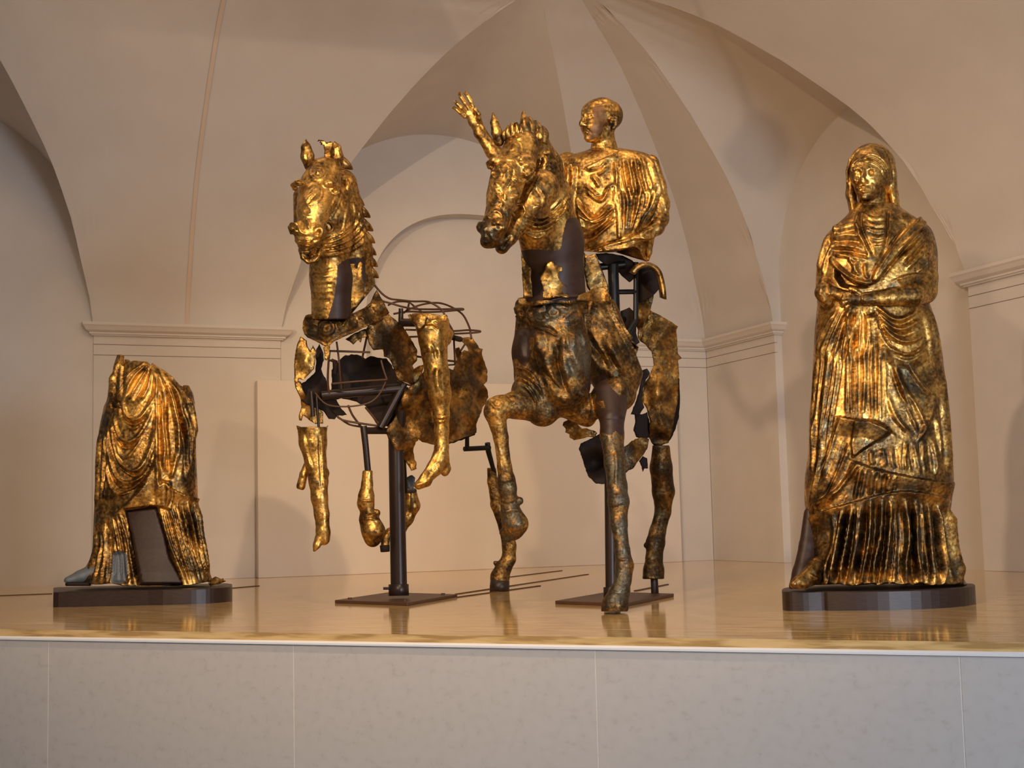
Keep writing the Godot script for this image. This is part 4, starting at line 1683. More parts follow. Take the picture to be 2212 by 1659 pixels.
# ---------------------------------------------------------------- the right horse: head, chest and legs nearly whole
func horse_right() -> void:
	var o := studio(5.75, [1010, 220, 1500, 1330])
	o.root = thing("horse_statue", "right gilded horse with a raised foreleg and dark resin filling its neck", "horse statue", floor_at(1340, 1300))
	o.bias = 0.06
	var A := [1010, 220, 6.381]
	var B := [1010, 420, 6.381]
	var C := [1080, 640, 5.184]
	var G := [960, 700, 2.593]
	var r := o.relief
	# head: forehead roundel, long nose plate, cheek strap, brow and veins
	rings(r, A, 595, 660, 140, 142, 3, 2.6)
	rings(r, A, 600, 610, 55, 45, 4, 2.4)
	carve(r, A, """
p 2 3.4 | 345,1195 325,1080 345,960 390,880 450,840 540,840 600,890 612,980 590,1060 530,1150 460,1215 390,1230
e 3 2.2 | 345,1195 325,1080 345,960 390,880 450,840 540,840 600,890 612,980 590,1060 530,1150 460,1215 390,1230 345,1195
r 4 3 | 470,900 450,960 480,1010 440,1050
r 4 3 | 530,930 560,970 520,1010 500,1070
r 4 3 | 380,960 360,1030 400,1060
r 4 3 | 420,1090 400,1150 440,1170
r 3 -2.5 | 620,900 620,1000 590,1090 540,1170 470,1240
r 3.5 2.6 | 740,930 760,890 810,872 860,885 890,920
r 3 2 | 750,960 800,985 850,975
r 3 2 | 725,1010 770,1020 830,1015
r 3 2 | 690,830 740,830 800,850 870,860
r 3 -2 | 700,800 800,800 890,830
r 4 2.2 | 700,760 800,770 900,760
r 5 3.4 | 560,1190 620,1150 670,1170
r 6 3.6 | 560,1230 640,1210 690,1270 640,1320 580,1300
r 5 3 | 620,1060 660,1060 680,1100
r 5 3 | 480,1260 520,1300 500,1370
r 4 -3 | 470,1240 440,1290 460,1330
r 5 3.4 | 400,1270 440,1340 400,1420
r 5 3 | 700,1080 760,1110 800,1060
r 4 -2.6 | 680,1130 740,1170 780,1130
r 3 2.4 | 1005,990 970,1080 910,1200 820,1350
r 3 1.8 | 985,940 940,1040 870,1170 780,1300
r 3 2.4 | 1015,770 990,860 1000,960
r 8 3 | 960,1150 1060,1330 1000,1440 880,1420
r 4 3 | 1060,720 1120,700 1150,760
r 4 2.8 | 1050,820 1120,800 1160,860
r 4 2.8 | 1060,930 1110,900 1150,950
r 3 -2 | 1180,600 1260,850 1340,1100 1400,1300
r 5 2.4 | 540,500 620,480 700,510 780,480
r 2.5 2 | 600,330 580,400 600,450
r 2.5 2 | 640,320 650,400 640,470
r 2.5 2 | 690,330 700,400 690,470
r 2.5 2 | 740,350 740,420 720,480
""", 1.6)
	carve(r, B, """
r 4 4.5 | 800,285 930,325 1080,290 1240,170 1350,0
r 4 4.5 | 795,340 930,380 1090,345 1265,215 1395,20
r 4 4.5 | 788,395 930,435 1105,405 1285,270 1400,90
r 4 4 | 785,450 930,492 1115,465 1290,330
r 4 3.4 | 800,530 880,570 960,590 1050,570
r 4 -4 | 798,312 930,352 1085,318 1250,192 1370,10
r 4 -4 | 792,367 930,407 1098,375 1275,243 1398,55
r 4 -4 | 788,422 930,463 1110,435 1290,300
r 3 -3 | 800,495 880,535 980,545 1080,515
r 5 3 | 330,250 400,230 460,270 470,330
r 5 3 | 220,360 260,300 310,330
r 4 3 | 380,410 440,390 500,430 480,500
r 5 2.6 | 250,450 230,540 280,620
r 5 2.6 | 330,540 340,600 400,640
r 4 -3 | 470,740 530,640 620,570
r 4 -3 | 230,740 340,755 400,730
r 5 3 | 300,60 330,130 420,140
r 5 3 | 420,90 480,120 440,190
r 4 2.5 | 480,180 540,230 560,330
""", 1.35)
	# chest: girth with ornaments, muscles, skin creases over the raised elbow
	carve(r, C, """
p 4 4 | 160,110 360,65 560,60 840,20 900,180 930,270 800,330 650,430 560,360 380,330 300,280 160,200
e 3.5 3 | 170,220 300,285 400,340 560,400 640,435 800,340 930,275
e 3.5 4 | 360,68 470,50 560,45 700,15 860,0
r 6 4 | 230,140 260,200 230,260
r 6 4.5 | 330,160 370,190 360,240 420,290
r 6 4.5 | 420,250 480,290 540,260 500,200
r 6 4.5 | 560,110 600,150 560,190 600,240
r 5 4.5 | 540,250 600,240 650,200 640,150
r 5 4.5 | 690,290 740,230 790,180 840,170
r 5 4 | 700,310 790,280 880,270
r 5 4 | 680,120 740,150 800,120
r 6 -4 | 470,190 520,150 500,110
r 14 -10 | 620,480 640,620 640,760 690,950 770,1140
r 12 -10 | 940,380 1020,520 1120,690 1200,800
r 18 7 | 760,440 800,620 860,780 900,900
r 16 6 | 700,620 720,780 780,920
r 6 4 | 700,430 700,500 690,560
r 5 4 | 750,430 740,520 760,600
r 5 4 | 820,410 820,500 810,570
r 5 3 | 920,400 940,480 950,560
r 4 -3 | 800,1000 800,1040 810,1060
r 16 7 | 430,400 450,520 430,640
r 20 6 | 300,380 260,560 300,740
r 18 8 | 1190,420 1240,560 1330,760 1380,900
r 16 7 | 1220,800 1310,950 1390,1090
r 8 -6 | 1220,640 1260,720 1300,800
e 5 7 | 1210,0 1225,120 1300,270 1370,420 1450,560 1500,720
e 4 6 | 1250,100 1320,260 1420,430 1540,570
r 4 -5 | 1235,110 1310,265 1400,430 1480,580
r 5 4.5 | 170,790 300,840 420,960
r 5 5 | 180,860 300,900 420,1020 470,1110
r 5 5 | 200,930 300,960 390,1060 440,1160
r 5 5 | 230,985 320,1040 380,1130 400,1220
r 4 -4 | 175,825 300,870 420,990
r 4 -4 | 190,895 300,930 405,1040 455,1140
r 4 -4 | 215,960 310,1000 385,1100 420,1200
r 14 6 | 500,620 560,820 640,1000
r 10 -6 | 520,860 620,1000 700,1120
r 10 5 | 900,1060 980,1200 1000,1330
""", 1.6)
	carve(o.tone, C, """
p 40 0.2 | 120,20 1650,20 1620,1400 560,1500 60,1500 80,1060 150,900
p 20 0.15 | 160,80 900,20 930,290 640,430 300,280
p 20 0.12 | 640,440 950,380 1120,720 1100,900 950,1000 700,900
p 40 -0.1 | 1000,250 1250,250 1400,900 1380,1100 1150,700
""")
	carve(o.tone, A, """
p 20 -0.25 | 300,760 560,480 900,480 1000,700 940,1000 780,1380 400,1500 300,1100
p 10 0.15 | 330,860 600,860 600,1060 420,1230 330,1150
p 14 0.2 | 1030,700 1200,650 1380,1200 1200,1300 1100,1000
""")
	carve(o.tone, B, """
p 14 0.34 | 100,380 300,280 500,400 640,500 620,760 480,850 180,700
p 20 0.3 | 830,230 1060,280 1080,460 850,440
p 20 -0.28 | 1040,60 1390,0 1380,330 1130,440 1040,330
p 14 -0.1 | 780,460 1370,380 1280,720 780,700
""")
	carve(o.tone, [0, 0, 1], """
p 16 -0.22 | 1045,845 1110,845 1100,1010 1060,1010
p 14 0.2 | 1060,1020 1145,1020 1145,1175 1075,1175
p 14 0.36 | 1290,925 1375,925 1375,1330 1290,1330
p 14 0.36 | 1380,880 1470,880 1470,1260 1380,1260
""")
	carve(o.pale, C, "p 25 0.6 | 640,440 950,370 1130,740 1090,900 960,930 780,1030 660,900\np 14 0.35 | 350,70 900,30 930,280 650,420 400,320")
	carve(o.pale, B, "p 14 0.4 | 150,340 420,420 480,560 420,640 220,640")
	carve(o.pale, [0, 0, 1], "p 10 0.3 | 1300,930 1360,930 1370,1300 1300,1320\np 10 0.25 | 1075,1030 1140,1080 1130,1170 1080,1165")
	var head := Blob.new()
	head.chain("1128,316,330,38 1116,352,352,42", 12).chain("1098,372,372,38 1084,430,404,31 1070,486,432,27", 10)
	head.chain("1166,408,310,44 1150,428,322,40", 12).chain("1148,440,330,34 1122,480,362,26 1100,512,390,18", 10)
	head.chain("1062,496,436,25 1060,516,432,20", 8).chain("1042,492,428,13", 6).chain("1076,488,450,14", 6)
	head.chain("1052,522,430,15 1078,520,428,13", 6).chain("1084,534,404,15 1100,516,388,14", 6)
	head.dig("1078,490,468,8", 2.5).dig("1036,490,446,6", 2.5).dig("1108,504,414,4 1086,532,430,4 1060,547,438,3.4", 2.5)
	head.chain("1066,483,462,3.6 1077,478,462,4 1087,486,452,4 1086,498,452,3.4", 2).chain("1044,482,446,3.4 1036,482,440,3.6 1031,490,434,3.4", 2)
	head.dig("1139,367,404,10", 4).dig("1057,360,398,6", 4)
	head.chain("1112,356,392,5 1126,350,394,7 1152,358,372,7", 5).chain("1078,346,392,5 1066,346,392,7 1055,353,382,6", 5)
	head.chain("1139,367,382,9", 1.5).chain("1058,360,380,6.5", 1.5)
	head.chain("1126,367,396,2.8 1138,358,396,3.2 1153,366,382,2.8", 1.5).chain("1126,370,396,2.8 1139,378,392,3 1151,372,382,2.8", 1.5)
	head.chain("1130,390,388,7 1118,416,396,8 1104,446,408,7", 7).chain("1066,384,392,7 1058,420,402,6", 7)
	head.chain("1096,424,412,7 1104,432,408,8", 4).chain("1084,440,420,6 1092,452,416,7", 4).chain("1112,402,398,6", 4)
	head.chain("1150,470,290,40 1168,540,245,42", 16)
	head.chain("1160,316,280,30 1176,360,250,36 1194,430,230,40 1200,520,212,58 1198,640,192,68", 18)
	head.slice(Vector3(0, 1, 0), Vector3(0, 652, 0)).slice(Vector3(-1, 0, 0), Vector3(1127, 0, 0) if false else Vector3(1000, 0, 0))
	var hn := head.net(2.5)
	var fill := px("1125,541 1150,538 1190,541 1208,541 1213,528 1217,500 1223,478 1230,470 1290,470 1290,652 1120,652")
	finish(o, "head_and_neck", hn[0], hn[1], M.gilt, 1.0, [[fill, "resin_fill", M.resin, 60.0]])
	plate(o, "neck_fragment", points("1090,945 1140,920 1180,930 1200,970 1260,985 1305,1000 1310,1050 1260,1080 1255,1140 1290,1200 1370,1270 1390,1420 1290,1410 1200,1420 1100,1440 1030,1440 1040,1280 995,1180 1010,1120 1060,1050", B), [[1195, 575, 282], [1170, 600, 272], [1200, 640, 270], [1225, 630, 254], [1212, 580, 268]], M.gilt, 6, 0.6, 4.0, null, 31)
	plate(o, "neck_edge_fragment", points("735,800 760,870 850,900 880,1000 870,1150 890,1300 900,1410 770,1420 760,1250 750,1050", B), [[1130, 600, 236], [1148, 600, 254]], M.bronze, 5, 0.5, 4.0, null, 32)
	for e in [["1078,306,334,11 1073,286,340,12 1068,264,342,9 1065,244,340,2", "1072,284,354,5 1068,264,356,5 1066,254,350,2.5"], ["1162,308,318,9 1164,294,326,10 1168,280,324,4", "1165,296,336,4 1166,288,335,3"]]:
		var n := hollow_ear(e[0], e[1])
		finish(o, "ear", n[0], n[1], M.gilt, 0.0)
	var tufts := ["1092,302,340,7 1088,290,346,6 1092,282,346,3", "1100,301,344,8 1097,284,350,7 1100,272,348,4", "1108,300,346,8 1108,280,352,7 1105,266,350,4", "1116,299,346,8 1118,280,352,7 1114,265,350,4", "1124,298,344,8 1127,280,350,7 1124,268,346,4", "1136,302,330,15 1134,270,336,12 1131,246,332,5 1131,240,330,2.5", "1148,304,318,15 1146,272,322,13 1139,254,320,5", "1159,306,306,16 1160,280,310,14 1153,262,306,6", "1169,308,296,16 1173,288,296,13 1168,274,294,6"]
	for t in tufts: tube(o, "mane_tuft", t, M.gilt, null, true, 10, true, 0.8)
	var ring := ""
	for k in 17: ring += "%f,%f,%f,4 " % [1120 + 14.0 * cos(TAU * k / 16.0), 456 + 15.0 * sin(TAU * k / 16.0), 378.0 + 5.0 * sin(TAU * k / 16.0)]
	tube(o, "bit_ring", ring, M.gilt, null, false, 10, true)
	tube(o, "bridle_knot", "1174,338,300,6 1180,350,300,9 1174,364,304,7 1182,376,300,5", M.gilt, null, true, 10, true)
	o.bias = 0.15
	o.grain = 0.8
	o.green = 0.06
	# trunk
	var b := Blob.new()
	b.chain("1148,690,150,34 1150,760,165,42 1152,815,180,42", 14).chain("1200,680,190,58 1212,760,205,62 1220,830,210,56", 18)
	b.chain("1285,680,120,52 1305,750,110,66 1330,800,95,56 1335,850,120,40", 18).chain("1318,860,180,42 1322,905,225,28", 12)
	b.chain("1144,846,215,40 1172,884,205,38", 14).chain("1210,860,195,36 1262,888,178,32", 16).chain("1270,740,20,78 1290,760,-60,76", 20).chain("1270,908,170,14", 8)
	b.chain("1130,660,150,18 1150,650,170,22", 8)
	b.slice(Vector3(0, -1, 0), Vector3(0, 646, 0)).slice(Vector3(0, 0, -1), Vector3(0, 0, -30)).slice(Vector3(0.93, -0.36, 0), Vector3(1372, 760, 0))
	var bn := b.net(3.2)
	var f1 := points("125,385 300,350 390,370 410,440 330,470 330,600 370,600 300,770 230,760 190,700 120,710", C)
	var f2 := points("935,1030 1000,930 1100,900 1170,870 1200,900 1180,930 1210,990 1260,1030 1330,1110 1420,1130 1400,1390 1260,1400 1100,1420 1090,1250 1180,1250 1160,1170 1060,1190 1080,1110 970,1030", C)
	finish(o, "chest", bn[0], bn[1], M.bronze, 1.0, [[f1, "resin_fill", M.resin, 40.0], [f2, "resin_fill", M.resin, 40.0]])
	plate(o, "collar_rim", points("200,20 260,10 360,60 520,40 700,10 860,-5 1000,-60 1060,-110 1180,-100 1240,0 1230,60 1100,60 900,45 700,60 500,90 330,110 200,90", C), [[1120, 650, 215], [1180, 648, 262], [1240, 640, 240], [1300, 630, 170]], M.bronze, 6, 0.6, 4.0, null, 33)
	plate(o, "saddle_cloth", px("1261,545 1270,552 1285,548 1292,560 1300,580 1308,602 1314,618 1313,630 1318,650 1330,690 1352,722 1372,742 1380,750 1371,775 1362,760 1345,735 1322,705 1306,670 1296,650 1280,640 1268,620 1262,590"), [[1275, 600, 120], [1300, 620, 110], [1320, 690, 120], [1370, 755, 90]], M.gilt, 6, 0.4, 4.0, null, 34)
	# standing foreleg and raised foreleg
	carve(r, G, """
r 5 3 | 910,950 960,965 1010,950
r 5 -3 | 905,1010 950,1030 1010,1010
r 5 3 | 960,1300 1000,1320 1045,1310
r 4 -2.5 | 930,1490 980,1505 1030,1490
r 6 3 | 960,700 965,800 960,900
r 5 3 | 300,860 340,880 390,860
r 5 -3 | 310,1000 360,1010 410,990
r 5 3.5 | 330,1060 380,1040 440,1050
r 6 3 | 300,640 315,740 320,840
r 5 3 | 250,430 290,470 330,460
""")
	var leg := Blob.new()
	leg.chain("1322,905,228,27 1322,940,240,25 1328,1000,262,22 1333,1050,280,21 1336,1084,292,22.5 1337,1130,304,17.5 1344,1188,316,16", 8).chain("1345,1190,316,16 1349,1222,320,19.5 1345,1256,326,19.5", 6).chain("1340,1276,330,22 1329,1306,336,28 1327,1326,337,30", 5).slice(Vector3(0, 1, 0), Vector3(0, 1321, 0)).slice(Vector3(0, -1, 0), Vector3(0, 905, 0))
	var ln := leg.net(2.5)
	finish(o, "foreleg", ln[0], ln[1], M.bronze, 1.0, [[px("1290,900 1352,900 1352,934 1342,940 1330,932 1316,940 1296,932"), "resin_fill", M.resin, 0.0]])
	var up := Blob.new()
	up.chain("1160,874,208,40 1120,874,232,30 1078,880,252,24 1068,888,256,23", 10).chain("1070,892,256,23 1082,945,250,15.5 1090,1010,244,15 1094,1036,240,18 1096,1054,238,20", 7).chain("1100,1085,232,18 1104,1110,228,22 1112,1132,226,28 1108,1146,224,22", 7).chain("1122,1082,232,9", 4).chain("1096,1054,238,19 1100,1085,232,18", 6).chain("1062,872,258,12", 5).chain("1086,1150,224,8 1096,1162,224,10", 5)
	var un := up.net(2.5)
	finish(o, "foreleg", un[0], un[1], M.bronze)
	# rump, hind leg
	carve(r, [0, 0, 1], "r 4 -3 | 1404,757 1430,762 1470,776\nr 8 4 | 1425,820 1418,850 1412,880\nr 8 5 | 1440,850 1425,890 1435,930\nr 6 4 | 1405,870 1420,880 1440,872")
	plate(o, "rump_plate", px("1405,670 1418,677 1436,687 1450,695 1465,705 1461,713 1463,741 1465,764 1473,774 1465,778 1467,813 1465,840 1464,860 1462,876 1455,915 1448,944 1444,957 1430,962 1413,963 1402,946 1404,915 1398,888 1386,861 1390,840 1392,828 1405,806 1412,788 1407,759 1394,744 1383,737 1387,714 1394,694"), [[1400, 700, -160], [1425, 720, -150], [1465, 740, -190], [1420, 850, -120], [1395, 850, -150], [1462, 860, -180], [1430, 920, -120], [1430, 955, -150]], M.bronze, 5, 1.0, 5.0, null, 35)
	plate(o, "far_rump_plate", px("1460,800 1468,820 1469,860 1467,900 1458,930 1448,950 1440,958 1436,940 1450,900 1456,850"), [[1460, 870, -230]], M.inside, 5, 0.6, 5.0, null, 36)
	var hl := Blob.new()
	hl.chain("1428,966,-150,19 1428,1010,-160,24 1433,1062,-180,24 1432,1106,-190,17 1420,1150,-190,17.5 1416,1172,-186,20 1413,1205,-180,18 1412,1232,-174,22 1411,1252,-170,24", 6).slice(Vector3(0, 1, 0), Vector3(0, 1251, 0)).slice(Vector3(0, -1, 0), Vector3(0, 962, 0)).chain("1396,1178,-180,6", 4)
	var en := hl.net(2.5)
	finish(o, "hind_leg", en[0], en[1], M.bronze, 0.0)
	# torn pieces under the belly
	plate(o, "belly_fragment", px("1232,900 1238,904 1243,912 1252,921 1258,926 1268,925 1283,930 1290,936 1286,945 1270,944 1256,948 1240,951 1231,946 1230,938 1221,934 1222,926 1215,919 1217,912 1225,908"), [[1235, 925, 110], [1280, 936, 80]], M.bronze, 5, 0.8, 4.0, null, 37)
	plate(o, "belly_fragment", px("1250,970 1254,958 1262,954 1290,940 1300,935 1308,960 1310,1000 1308,1044 1300,1046 1288,1045 1280,1038 1270,1028 1262,1005 1256,985"), [[1256, 970, 40], [1285, 1000, -30], [1305, 960, 30], [1295, 1040, 30]], M.inside, 5, 0.8, 4.0, null, 38)
	plate(o, "thigh_fragment", px("1348,965 1372,948 1385,945 1402,948 1398,970 1384,990 1374,1003 1368,1012 1358,1016 1350,1024"), [[1360, 985, -60], [1395, 955, -110]], M.bronze, 5, 0.8, 4.0, null, 39)
	plate(o, "thigh_fragment", px("1380,996 1388,985 1398,990 1400,1012 1392,1012 1388,1020 1386,1008"), [[1390, 1000, -120]], M.inside, 4, 0.6, 4.0, null, 40)
	plate(o, "inner_shell", px("1371,892 1386,895 1398,890 1404,915 1403,945 1388,950 1374,944 1368,930 1372,912"), [[1385, 920, -140]], M.inside, 5, 0.8, 5.0, null, 41)
	plate(o, "inner_shell", px("1387,800 1398,796 1404,806 1392,828 1386,861 1392,880 1380,897 1362,895 1372,870 1380,845"), [[1385, 850, -130]], M.inside, 5, 0.8, 5.0, null, 42)
	# what is left of the rider's saddle: torn cloth and a scrolled hollow end
	var scroll := []
	for j in 2:
		pass
	var sv := PackedVector3Array()
	var stt := PackedInt32Array()
	var na := 26
	for layer in 2:
		for k in 5:
			for i in na:
				var a := deg_to_rad(lerpf(205.0, 380.0, float(i) / (na - 1)))
				var rad := 38.0 - 12.0 * layer
				var x := 1396.0 + cos(a) * rad * 0.98 + (9.0 if i > na - 6 else 0.0) * (i - na + 6) / 5.0 - k * 1.0
				var y := 604.0 + sin(a) * rad + (maxf(0.0, i - (na - 6)) * 6.0)
				sv.append(Vector3(x, y, 70.0 - k * 16.0))
	var half := 5 * na
	for k in 4:
		for i in na - 1:
			var p := k * na + i
			stt.append_array([p, p + na, p + na + 1, p, p + na + 1, p + 1])
			p += half
			stt.append_array([p, p + na + 1, p + na, p, p + 1, p + na + 1])
	for i in na - 1:
		stt.append_array([i, i + 1, half + i + 1, i, half + i + 1, half + i])
		var p := 4 * na + i
		stt.append_array([p, half + p + 1, p + 1, p, half + p, half + p + 1])
	for k in 4:
		var p := k * na
		stt.append_array([p, half + p, half + p + na, p, half + p + na, p + na])
		p += na - 1
		stt.append_array([p, half + p + na, half + p, p, p + na, half + p + na])
	finish(o, "thigh_scroll", sv, stt, M.gilt, 0.0)
	plate(o, "saddle_fragment_and_fill", px("1369,676 1376,655 1390,648 1400,630 1410,622 1412,640 1406,668 1402,680 1394,694 1385,720 1383,738 1378,730 1378,712 1372,700"), [[1380, 680, -20], [1400, 650, -60], [1385, 720, -60]], M.bronze, 5, 0.6, 4.0, null, 43)
	plate(o, "saddle_fragment_and_fill", px("1286,548 1310,546 1345,552 1365,562 1376,574 1372,600 1360,610 1345,598 1330,580 1305,570 1292,560"), [[1300, 556, 20], [1350, 580, -20], [1370, 590, -30]], M.inside, 5, 0.5, 4.0, null, 44)
	plate(o, "saddle_fragment_and_fill", px("1375,585 1395,572 1420,590 1428,620 1410,640 1395,650 1380,655 1372,640"), [[1400, 610, -40]], M.inside, 5, 0.5, 4.0, null, 45)  # dark sheet painting the shade inside the hollow scroll
	plate(o, "saddle_fragment_and_fill", px("1340,672 1360,664 1376,680 1374,720 1382,740 1370,748 1352,720 1342,700"), [[1360, 700, -40]], M.inside, 5, 0.5, 4.0, null, 46)
	# --- its stand
	var st := thing("display_stand", "brown steel post on a square base plate behind the right horse's straight foreleg", "display stand", floor_at(1328, 1299))
	o.root = st
	var f := floor_at(1350, 1311)
	var l := floor_at(1199, 1305)
	var rr := floor_at(1456, 1289)
	put("base_plate", block(f, rr - f, Vector3.UP * 0.014, l - f, st.position, 0.002), M.brown, st)
	tube(o, "pole", "1316,800,0,13 1322,1292,0,14", M.steel, st, false, 28)
	tube(o, "pole_sleeve", "1321,1268,0,18 1321.5,1292,0,18", M.steel, st, false, 28)
	tube(o, "hoof_pin", "1413,1248,-172,8 1415,1284,-172,8.5", M.steel, st, false, 16)
	tube(o, "saddle_post", "1324,570,0,12 1328,690,0,12", M.black, st, false, 20)
	tube(o, "saddle_post", "1374,566,-20,5.5 1373,690,-20,5.5", M.black, st, false, 16)
	tube(o, "saddle_bar", "1294,577,0,8 1350,570,-10,8", M.black, st, false, 16)
	tube(o, "saddle_bar", "1318,631,0,5.5 1374,630,-20,5.5", M.black, st, false, 16)
	tube(o, "saddle_bar", "1328,690,0,8 1400,690,-175,7 1420,720,-185,6", M.black, st, false, 16)
	tube(o, "saddle_bar", "1374,690,-20,5.5 1330,760,0,8", M.black, st, false, 16)

# ---------------------------------------------------------------- the rider on the right horse, arm raised
func rider() -> void:
	var o := studio(5.75, [960, 190, 1470, 580])
	o.root = thing("statue", "gilded rider's torso in a toga, one hand raised, sitting behind the right horse's head", "statue", floor_at(1330, 1300))
	o.bias = -0.06
	o.green = -0.06
	var A := [1210, 190, 6.9125]
	var B := [1210, 400, 5.925]
	var r := o.relief
	carve(r, B, """
r 5 7 | 200,160 260,280 340,390 420,445 520,390 640,260
r 5 7 | 340,60 420,140 520,200 590,130 650,20
r 5 6 | 240,350 330,430 440,470 560,420 680,330
r 5 6 | 300,640 400,600 520,520 680,380
r 5 6 | 310,740 430,680 560,570 690,460
r 5 5 | 320,560 430,560 560,470 690,290
r 4 -5 | 260,190 330,330 420,405 500,350 610,220
r 4 -5 | 380,60 440,150 520,165 580,100
r 4 -5 | 290,690 420,640 545,545 690,420
r 4 -5 | 260,300 340,415 430,455 545,405 660,290
r 5 6 | 160,0 165,150 170,300 175,430
r 5 5 | 120,60 125,200 130,380
r 5 5 | 250,340 270,450 300,560
r 6 6 | 310,850 500,805 700,745 900,690 1090,610
r 5 5 | 330,875 520,840 720,800 900,750 1060,700
r 5 -5 | 320,835 520,780 720,720 920,660
r 5 5 | 700,830 800,790 900,770 980,790
r 6 6 | 940,690 1030,670 1130,680 1230,630
r 5 5 | 1000,640 1100,600 1200,560
r 4 -4 | 960,720 1080,700 1180,690
e 4 6 | 690,0 710,160 735,330 745,520 755,660
""", 1.5)
	carve(r, A, """
r 5 6 | 470,1310 540,1390 590,1490
r 5 6 | 380,1450 470,1540 560,1620
r 5 5 | 430,1230 600,1190 690,1090
r 5 5 | 560,1300 650,1250 720,1130
r 5 6 | 640,1640 720,1500 790,1430
s 14 6 | 850,965 760,1020 650,1060 520,1125 370,1205
r 5 6 | 130,1130 142,1280 120,1500
r 5 6 | 225,1180 205,1400 200,1600
r 4 -4 | 170,1150 170,1350 155,1550
r 4 5 | 300,1130 310,1250 300,1350
""", 1.4)
	pleats(r, A, "750,1080 770,1300 790,1500 830,1659", "1390,1040 1480,1300 1530,1500 1545,1659", 7, 8, 9, 61)
	pleats(r, B, "760,0 770,250 775,500 790,660", "1240,0 1200,230 1080,420 960,640", 7, 8, 9, 62)
	carve(o.tone, B, """
p 14 0.3 | 700,0 1250,0 1200,300 1000,640 760,660
p 20 -0.15 | 200,100 690,0 720,600 300,740
p 10 0.35 | 310,860 700,840 1000,800 1000,900 310,900
""")
	carve(o.tone, A, """
p 6 0.12 | 330,250 640,150 900,330 880,560 700,700 430,820 300,620
p 10 0.3 | 760,300 940,300 940,560 820,680 740,600
p 6 0.3 | 1340,1050 1420,1100 1540,1420 1520,1480 1440,1300
p 5 0.5 | 320,560 370,560 370,600 330,600
p 4 0.4 | 370,370 480,370 480,400 370,400
""")
	var rows := [[314, 1282, 1334, 28, 0], [320, 1277, 1340, 32, 0], [326, 1268, 1378, 38, 0], [332, 1240, 1398, 44, 0], [340, 1216, 1409, 50, 0], [352, 1210, 1416, 54, 0], [375, 1211, 1424, 58, 2], [400, 1213, 1430, 60, 4], [434, 1219, 1430, 62, 5], [467, 1229, 1420, 62, 5], [500, 1241, 1408, 60, 5], [525, 1254, 1402, 58, 4], [548, 1262, 1398, 56, 2]]
	var hem := [[0.0, 543], [0.2, 544], [0.45, 540], [0.62, 536], [0.8, 532], [0.88, 540], [0.95, 560], [1.0, 566]]
	var body := drape(rows, [[0.0, 319], [1.0, 319]], hem, 220, 190)
	finish(o, "torso", body[0], body[1], M.gilt)
	# bent arm at the right, its forearm wrapped across the waist
	carve(r, A, "r 4 4 | 1500,1500 1560,1700 1600,1900")
	var arm := Blob.new()
	arm.chain("1406,352,4,18 1421,400,8,17 1429,440,14,17 1427,474,20,17", 8).chain("1428,472,20,17 1418,492,34,16 1390,508,50,13 1350,522,60,11 1310,536,62,8", 7).chain("1404,516,30,10 1402,545,20,6 1400,562,16,3", 6).chain("1420,446,22,10 1404,470,30,9", 5)
	var an := arm.net(2.2)
	finish(o, "bent_arm", an[0], an[1], M.gilt, 0.6)
	# head in three-quarter view: cropped hair, deep-set eye, straight nose, firm mouth
	carve(r, A, """
r 2 1.4 | 400,420 450,400 530,420
r 2 1.2 | 390,450 450,470 520,450
r 2.6 1.6 | 370,380 440,365 510,385
r 3 -1 | 380,600 440,640 470,680
r 2 -1 | 330,655 380,640 420,650
r 2 1.4 | 340,670 390,665 420,675
r 3 1.6 | 400,300 480,255 560,270 680,250 760,290 740,380
r 2.4 1.2 | 420,240 520,210 640,200
r 2.4 1.2 | 480,220 600,170 740,190
r 2.4 1.2 | 640,240 760,230 840,300
""")
	var head := Blob.new()
	head.chain("1301,245,0,35 1312,249,-6,34", 8).chain("1284,246,12,29 1281,272,18,26 1281,290,20,19", 9)
	head.chain("1263,251,33,4.5 1257,264,37,5 1256,269,36,5.4", 4).chain("1264,270,38,3.6", 3)
	head.chain("1262,244,30,5 1274,244,36,4 1286,247,36,4", 5)
	head.dig("1274,252,45,5.6", 4).chain("1275,252.5,36.5,5", 1.5).dig("1258,252,34,4", 3).chain("1260,253,26,4.4", 1.5)
	head.chain("1263,282,33,3 1271,282,36,3 1278,283,34,2.6", 3).chain("1265,288,32,3 1271,288.5,34,3 1277,288,33,2.6", 3).chain("1270,299,28,8", 6).chain("1300,292,14,14 1312,276,10,16", 10)
	head.chain("1322,258,32,5 1329,256,30,5 1331,266,29,4.5 1326,276,30,4", 3).chain("1321,264,31,4", 3).dig("1325,265,37,3.4", 2)
	head.chain("1304,296,-4,24 1305,326,-4,28 1305,338,-4,36", 8)
	var hn := head.net(1.6)
	finish(o, "head", hn[0], hn[1], M.gilt, 1.0, [[px("1278,232 1300,226 1308,240 1306,262 1300,282 1288,296 1276,302 1270,296 1276,276 1284,262 1280,246"), "resin_fill", M.resin_light, 20.0]])
	# the raised right arm and open hand
	var up := Blob.new()
	up.chain("1226,354,0,26 1190,366,10,23 1130,372,24,20 1104,362,30,18 1066,328,36,16.5 1037,286,40,13 1033,276,40,12.5", 7)
	var pn := up.net(2.2)
	finish(o, "raised_arm", pn[0], pn[1], M.gilt, 0.0)
	var hand := Blob.new()
	hand.chain("1034,278,40,12.5 1026,262,42,14 1018,246,44,14", 5, 0.7).chain("1024,240,44,8 1010,244,46,8", 5, 0.8)
	hand.chain("1014,238,48,5.4 1004,222,56,5 996,210,54,4.4 993,202,50,4", 1.5)
	hand.chain("1022,234,44,5.4 1017,219,50,5 1010,207,50,4.4 1005,200,46,3.8", 1.5)
